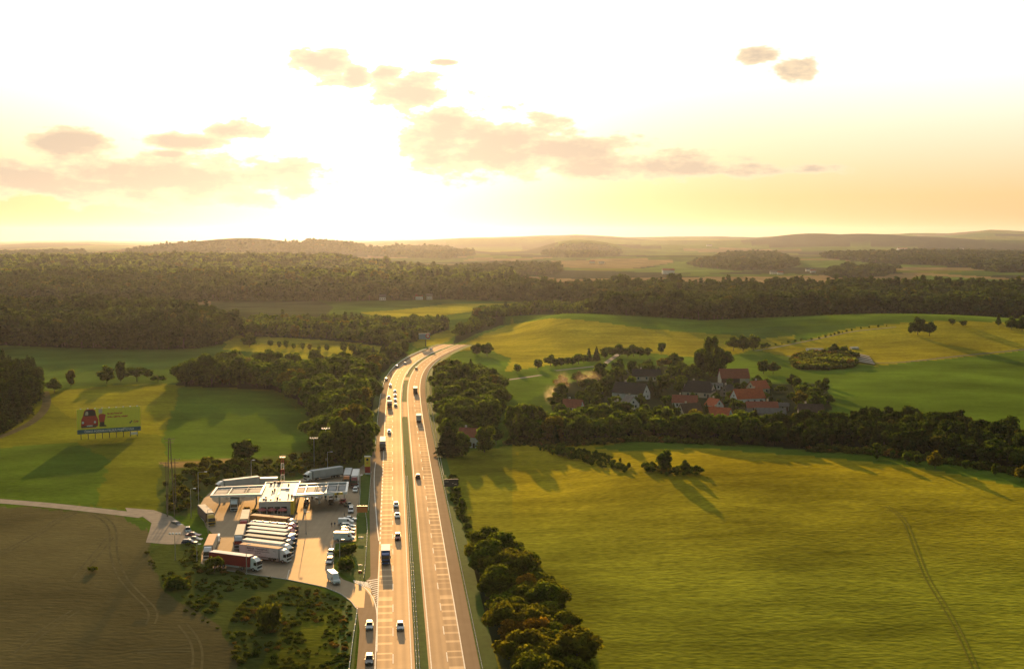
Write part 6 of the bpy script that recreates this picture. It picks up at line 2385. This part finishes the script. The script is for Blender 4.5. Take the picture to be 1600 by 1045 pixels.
# what lies on the hillside above the village: wrapped bales and a ribbed clamp
M_BALE = simple('bale_wrap', (.55, .52, .46), .6, vary=.15)
k = 0
for row in range(3):
    for i in range(10):
        px = 1261 + i * 2.6 + row * .8
        py = 547 + row * 2.0
        g = G(px, py)
        o = MB().cyl((-.9, 0, .75), (.9, 0, .75), .78, k=12).build('wrapped_bale', M_BALE)
        o.location = g
        o.rotation_euler = (0, 0, rnd.uniform(-.5, .5))
        tag(o, 'pale wrapped bale in the cluster on the golden hill', 'bale', 'wrapped bales on the golden hill')
for i in range(6):
    g = G(1330 + i * 2.0, 544.5 + (i % 2))
    o = MB().cyl((-.9, 0, .75), (.9, 0, .75), .78, k=12).build('wrapped_bale', M_BALE)
    o.location = g
    tag(o, 'pale wrapped bale behind the dark tree above the thicket', 'bale', 'wrapped bales right of the dark tree')
g0, g1, g2, g3 = G(1332, 565), G(1368, 571), G(1358, 557), G(1330, 551)
r = empty('storage_clamp', g0)
tag(r, 'grey ribbed cover lying on the slope right of the brown thicket', 'ground cover')
n = 10
for i in range(n):
    t0, t1 = i / n, (i + .8) / n
    a0, b0 = g0.lerp(g3, t0), g1.lerp(g2, t0)
    a1, b1 = g0.lerp(g3, t1), g1.lerp(g2, t1)
    q = [a0, b0, b1, a1]
    MB().hexa([(p.x - g0.x, p.y - g0.y, p.z - g0.z - .3) for p in q], [(p.x - g0.x, p.y - g0.y, p.z - g0.z + .6) for p in q]).build('plank', W_GREY if i % 2 else M_TRACK, r)

# smoke of a garden fire, lit from behind
for i, (px, py, w, h, zc, dens) in enumerate(((862, 632, 26, 34, .5, .014), (878, 618, 26, 44, .5, .007), (918, 612, 40, 26, .9, .005))):
    g = G(px, py)
    s = g.y / FPX
    bm = bmesh.new()
    bmesh.ops.create_icosphere(bm, subdivisions=3, radius=1)
    me = bpy.data.meshes.new('smoke')
    bm.to_mesh(me)
    bm.free()
    o = bpy.data.objects.new('smoke', me)
    COL.objects.link(o)
    o.location = (g.x, g.y, g.z + h * s * zc)
    o.scale = (w * s * .6, w * s * .7, h * s * .55)
    o['kind'] = 'stuff'
    m = bpy.data.materials.new('smoke_air')
    m.use_nodes = True
    t = m.node_tree
    t.nodes.remove(t.nodes['Principled BSDF'])
    v = t.nodes.new('ShaderNodeVolumePrincipled')
    v.inputs['Color'].default_value = (1.0, .80, .55, 1)
    v.inputs['Anisotropy'].default_value = .65
    tcn = nd(t, 'ShaderNodeTexCoord')
    no = nd(t, 'ShaderNodeTexNoise')
    no.inputs['Scale'].default_value = 1.7
    no.inputs['Detail'].default_value = 4
    t.links.new(tcn.outputs['Object'], no.inputs['Vector'])
    ln = nd(t, 'ShaderNodeVectorMath', operation='LENGTH')
    t.links.new(tcn.outputs['Object'], ln.inputs[0])
    ed = mth(t, 'SUBTRACT', 1.0, ln.outputs['Value'], clamp=True)
    d_ = mth(t, 'MULTIPLY', mth(t, 'MULTIPLY_ADD', no.outputs[0], 5.0, -2.1, clamp=True), ed)
    t.links.new(mth(t, 'MULTIPLY', d_, dens * 4), v.inputs['Density'])
    t.links.new(v.outputs[0], t.nodes['Material Output'].inputs['Volume'])
    me.materials.append(m)
print('village', round(time.time() - T0, 1))

# ------------------------------------------------------------------ fill the woods
cands = []
for w in WOODS:
    P = poly(w['poly'], w.get('plane', False))
    x, y = fill(P, w['sp'])
    ok = np.ones(len(x), bool)
    rx = np.interp(y, road[:, 1], road[:, 0])
    dn = np.full(len(x), 1e9)
    nearm = y < 1500
    if nearm.any():
        xs, ys = x[nearm], y[nearm]
        j = np.argmin((xs[:, None] - road[None, :, 0]) ** 2 + (ys[:, None] - road[None, :, 1]) ** 2, axis=1)
        sgn = (xs - road[j, 0]) * rn[j, 0] + (ys - road[j, 1]) * rn[j, 1]
        bad = (sgn > -14.5) & (sgn < 25.5)
        ok[np.nonzero(nearm)[0][bad]] = False
    for (kx, ky, kr) in KEEP_OUT:
        ok &= (x - kx) ** 2 + (y - ky) ** 2 > kr * kr
    x, y = x[ok], y[ok]
    con = rng.random(len(x)) < np.clip(w['con'] + .6 * (vnoise(x, y, 55, 4) - .5), 0, 1) if w['con'] else np.zeros(len(x), bool)
    hh = rng.uniform(*w['h'], len(x)) * (0.80 + .4 * vnoise(x, y, 40, 6))
    for (kx, ky, kr) in LOW:
        inz = (x - kx) ** 2 + (y - ky) ** 2 < kr * kr
        hh[inz] = np.minimum(hh[inz], 5.5 + 2 * vnoise(x[inz], y[inz], 11, 5))
    vis = (np.abs((x / y) * FPX) < 830)
    for i in range(len(x)):
        cands.append((x[i], y[i], hh[i], bool(con[i]), w, bool(vis[i])))
order = sorted(range(len(cands)), key=lambda i: -(cands[i][2] / cands[i][1] + (0 if cands[i][5] else -1)))
single = set()
left = {False: 300 - N_SOLO[False], True: 300 - N_SOLO[True]}
for i in order:
    c = cands[i]
    if c[1] > 1100 or not c[5]:
        continue
    if left[c[3]] > 0:
        single.add(i)
        left[c[3]] -= 1
bulk = {}
WSTAT = {}
for w in WOODS:
    mine = [cands[i] for i in single if cands[i][4] is w]
    if mine:
        a_ = np.array([(800 + FPX * c[0] / c[1], c[1], c[2]) for c in mine])
        WSTAT[w['key']] = (np.percentile(a_[:, 0], (12, 38, 62, 88)), np.percentile(a_[:, 1], (25, 50, 75)), np.percentile(a_[:, 2], (33, 67)))
for i, (x, y, h, cn_, w, v) in enumerate(cands):
    if i in single:
        kd = 'spruce or pine' if cn_ else 'leafy tree'
        px_ = 800 + FPX * x / y
        ws = WSTAT[w['key']]
        bx = int(np.searchsorted(ws[0], px_))
        by = int(np.searchsorted(ws[1], y))
        bh = int(np.searchsorted(ws[2], h))
        size = ('low', 'medium', 'tall')[bh]
        rank = ('front', 'second', 'middle', 'rear')[by]
        place = ('left end', 'left part', 'middle', 'right part', 'right end')[bx]
        put_tree(Vector((x, y, 0)), h, cn_, w.get('leaf', 'green_leaves'), 1.12 if cn_ else 1.28, '%s %s in %s rank, %s of the %s' % (size, 'conifer' if cn_ else 'leafy tree', rank, place, w['key']),
                 ('conifers' if cn_ else 'leafy trees') + ' of the ' + w['key'])
    else:
        bulk.setdefault(w['key'], []).append((x, y, h, cn_, w))
for key, lst in bulk.items():
    meshes, slots = [], {}
    for ls in ('green_leaves', 'autumn_leaves', 'dark_leaves', 'deep_leaves'):
        for lod in (1, 2, 3):
            for (kd, me) in CROWN[(ls, lod)]:
                slots.setdefault((ls, lod), []).append(len(meshes))
                meshes.append(me)
    pts, ids, scs = [], [], []
    for (x, y, h, cn_, w) in lst:
        lod = 1 if y < 1000 else 2 if y < 2300 else 3
        ls = leafset(cn_, w.get('leaf', 'green_leaves'))
        k = rnd.choice(slots[(ls, lod)])
        f = 1.3 if y < 2400 else w['sp'] / (h * .62) if not cn_ else w['sp'] / (h * .55)
        f = max(1.1, min(f, 2.2))
        pts.append((x, y, float(0)))
        ids.append(k)
        scs.append((h * f, h * f, h))
    pts = np.array(pts)
    pts[:, 2] = H(pts[:, 0], pts[:, 1]) - 0.1
    scatter_object('forest', pts, ids, meshes, scs, 'stuff', key, 'forest')
print('woods', len(cands), len(single), round(time.time() - T0, 1))

# ------------------------------------------------------------------ the air
MB().box(-28500, 28500, -28500, 28500, -45, 330).build('haze', None)
hz = bpy.data.objects['haze']
hz['kind'] = 'stuff'
hm = bpy.data.materials.new('haze_air')
hm.use_nodes = True
ht = hm.node_tree
ht.nodes.remove(ht.nodes['Principled BSDF'])
pv = ht.nodes.new('ShaderNodeVolumePrincipled')
pv.inputs['Density'].default_value = 1.7e-5
pv.inputs['Anisotropy'].default_value = 0.66
pv.inputs['Color'].default_value = (0.80, 0.83, 0.92, 1)
ht.links.new(pv.outputs[0], ht.nodes['Material Output'].inputs['Volume'])
hz.data.materials.clear()
hz.data.materials.append(hm)
print('done', round(time.time() - T0, 1))
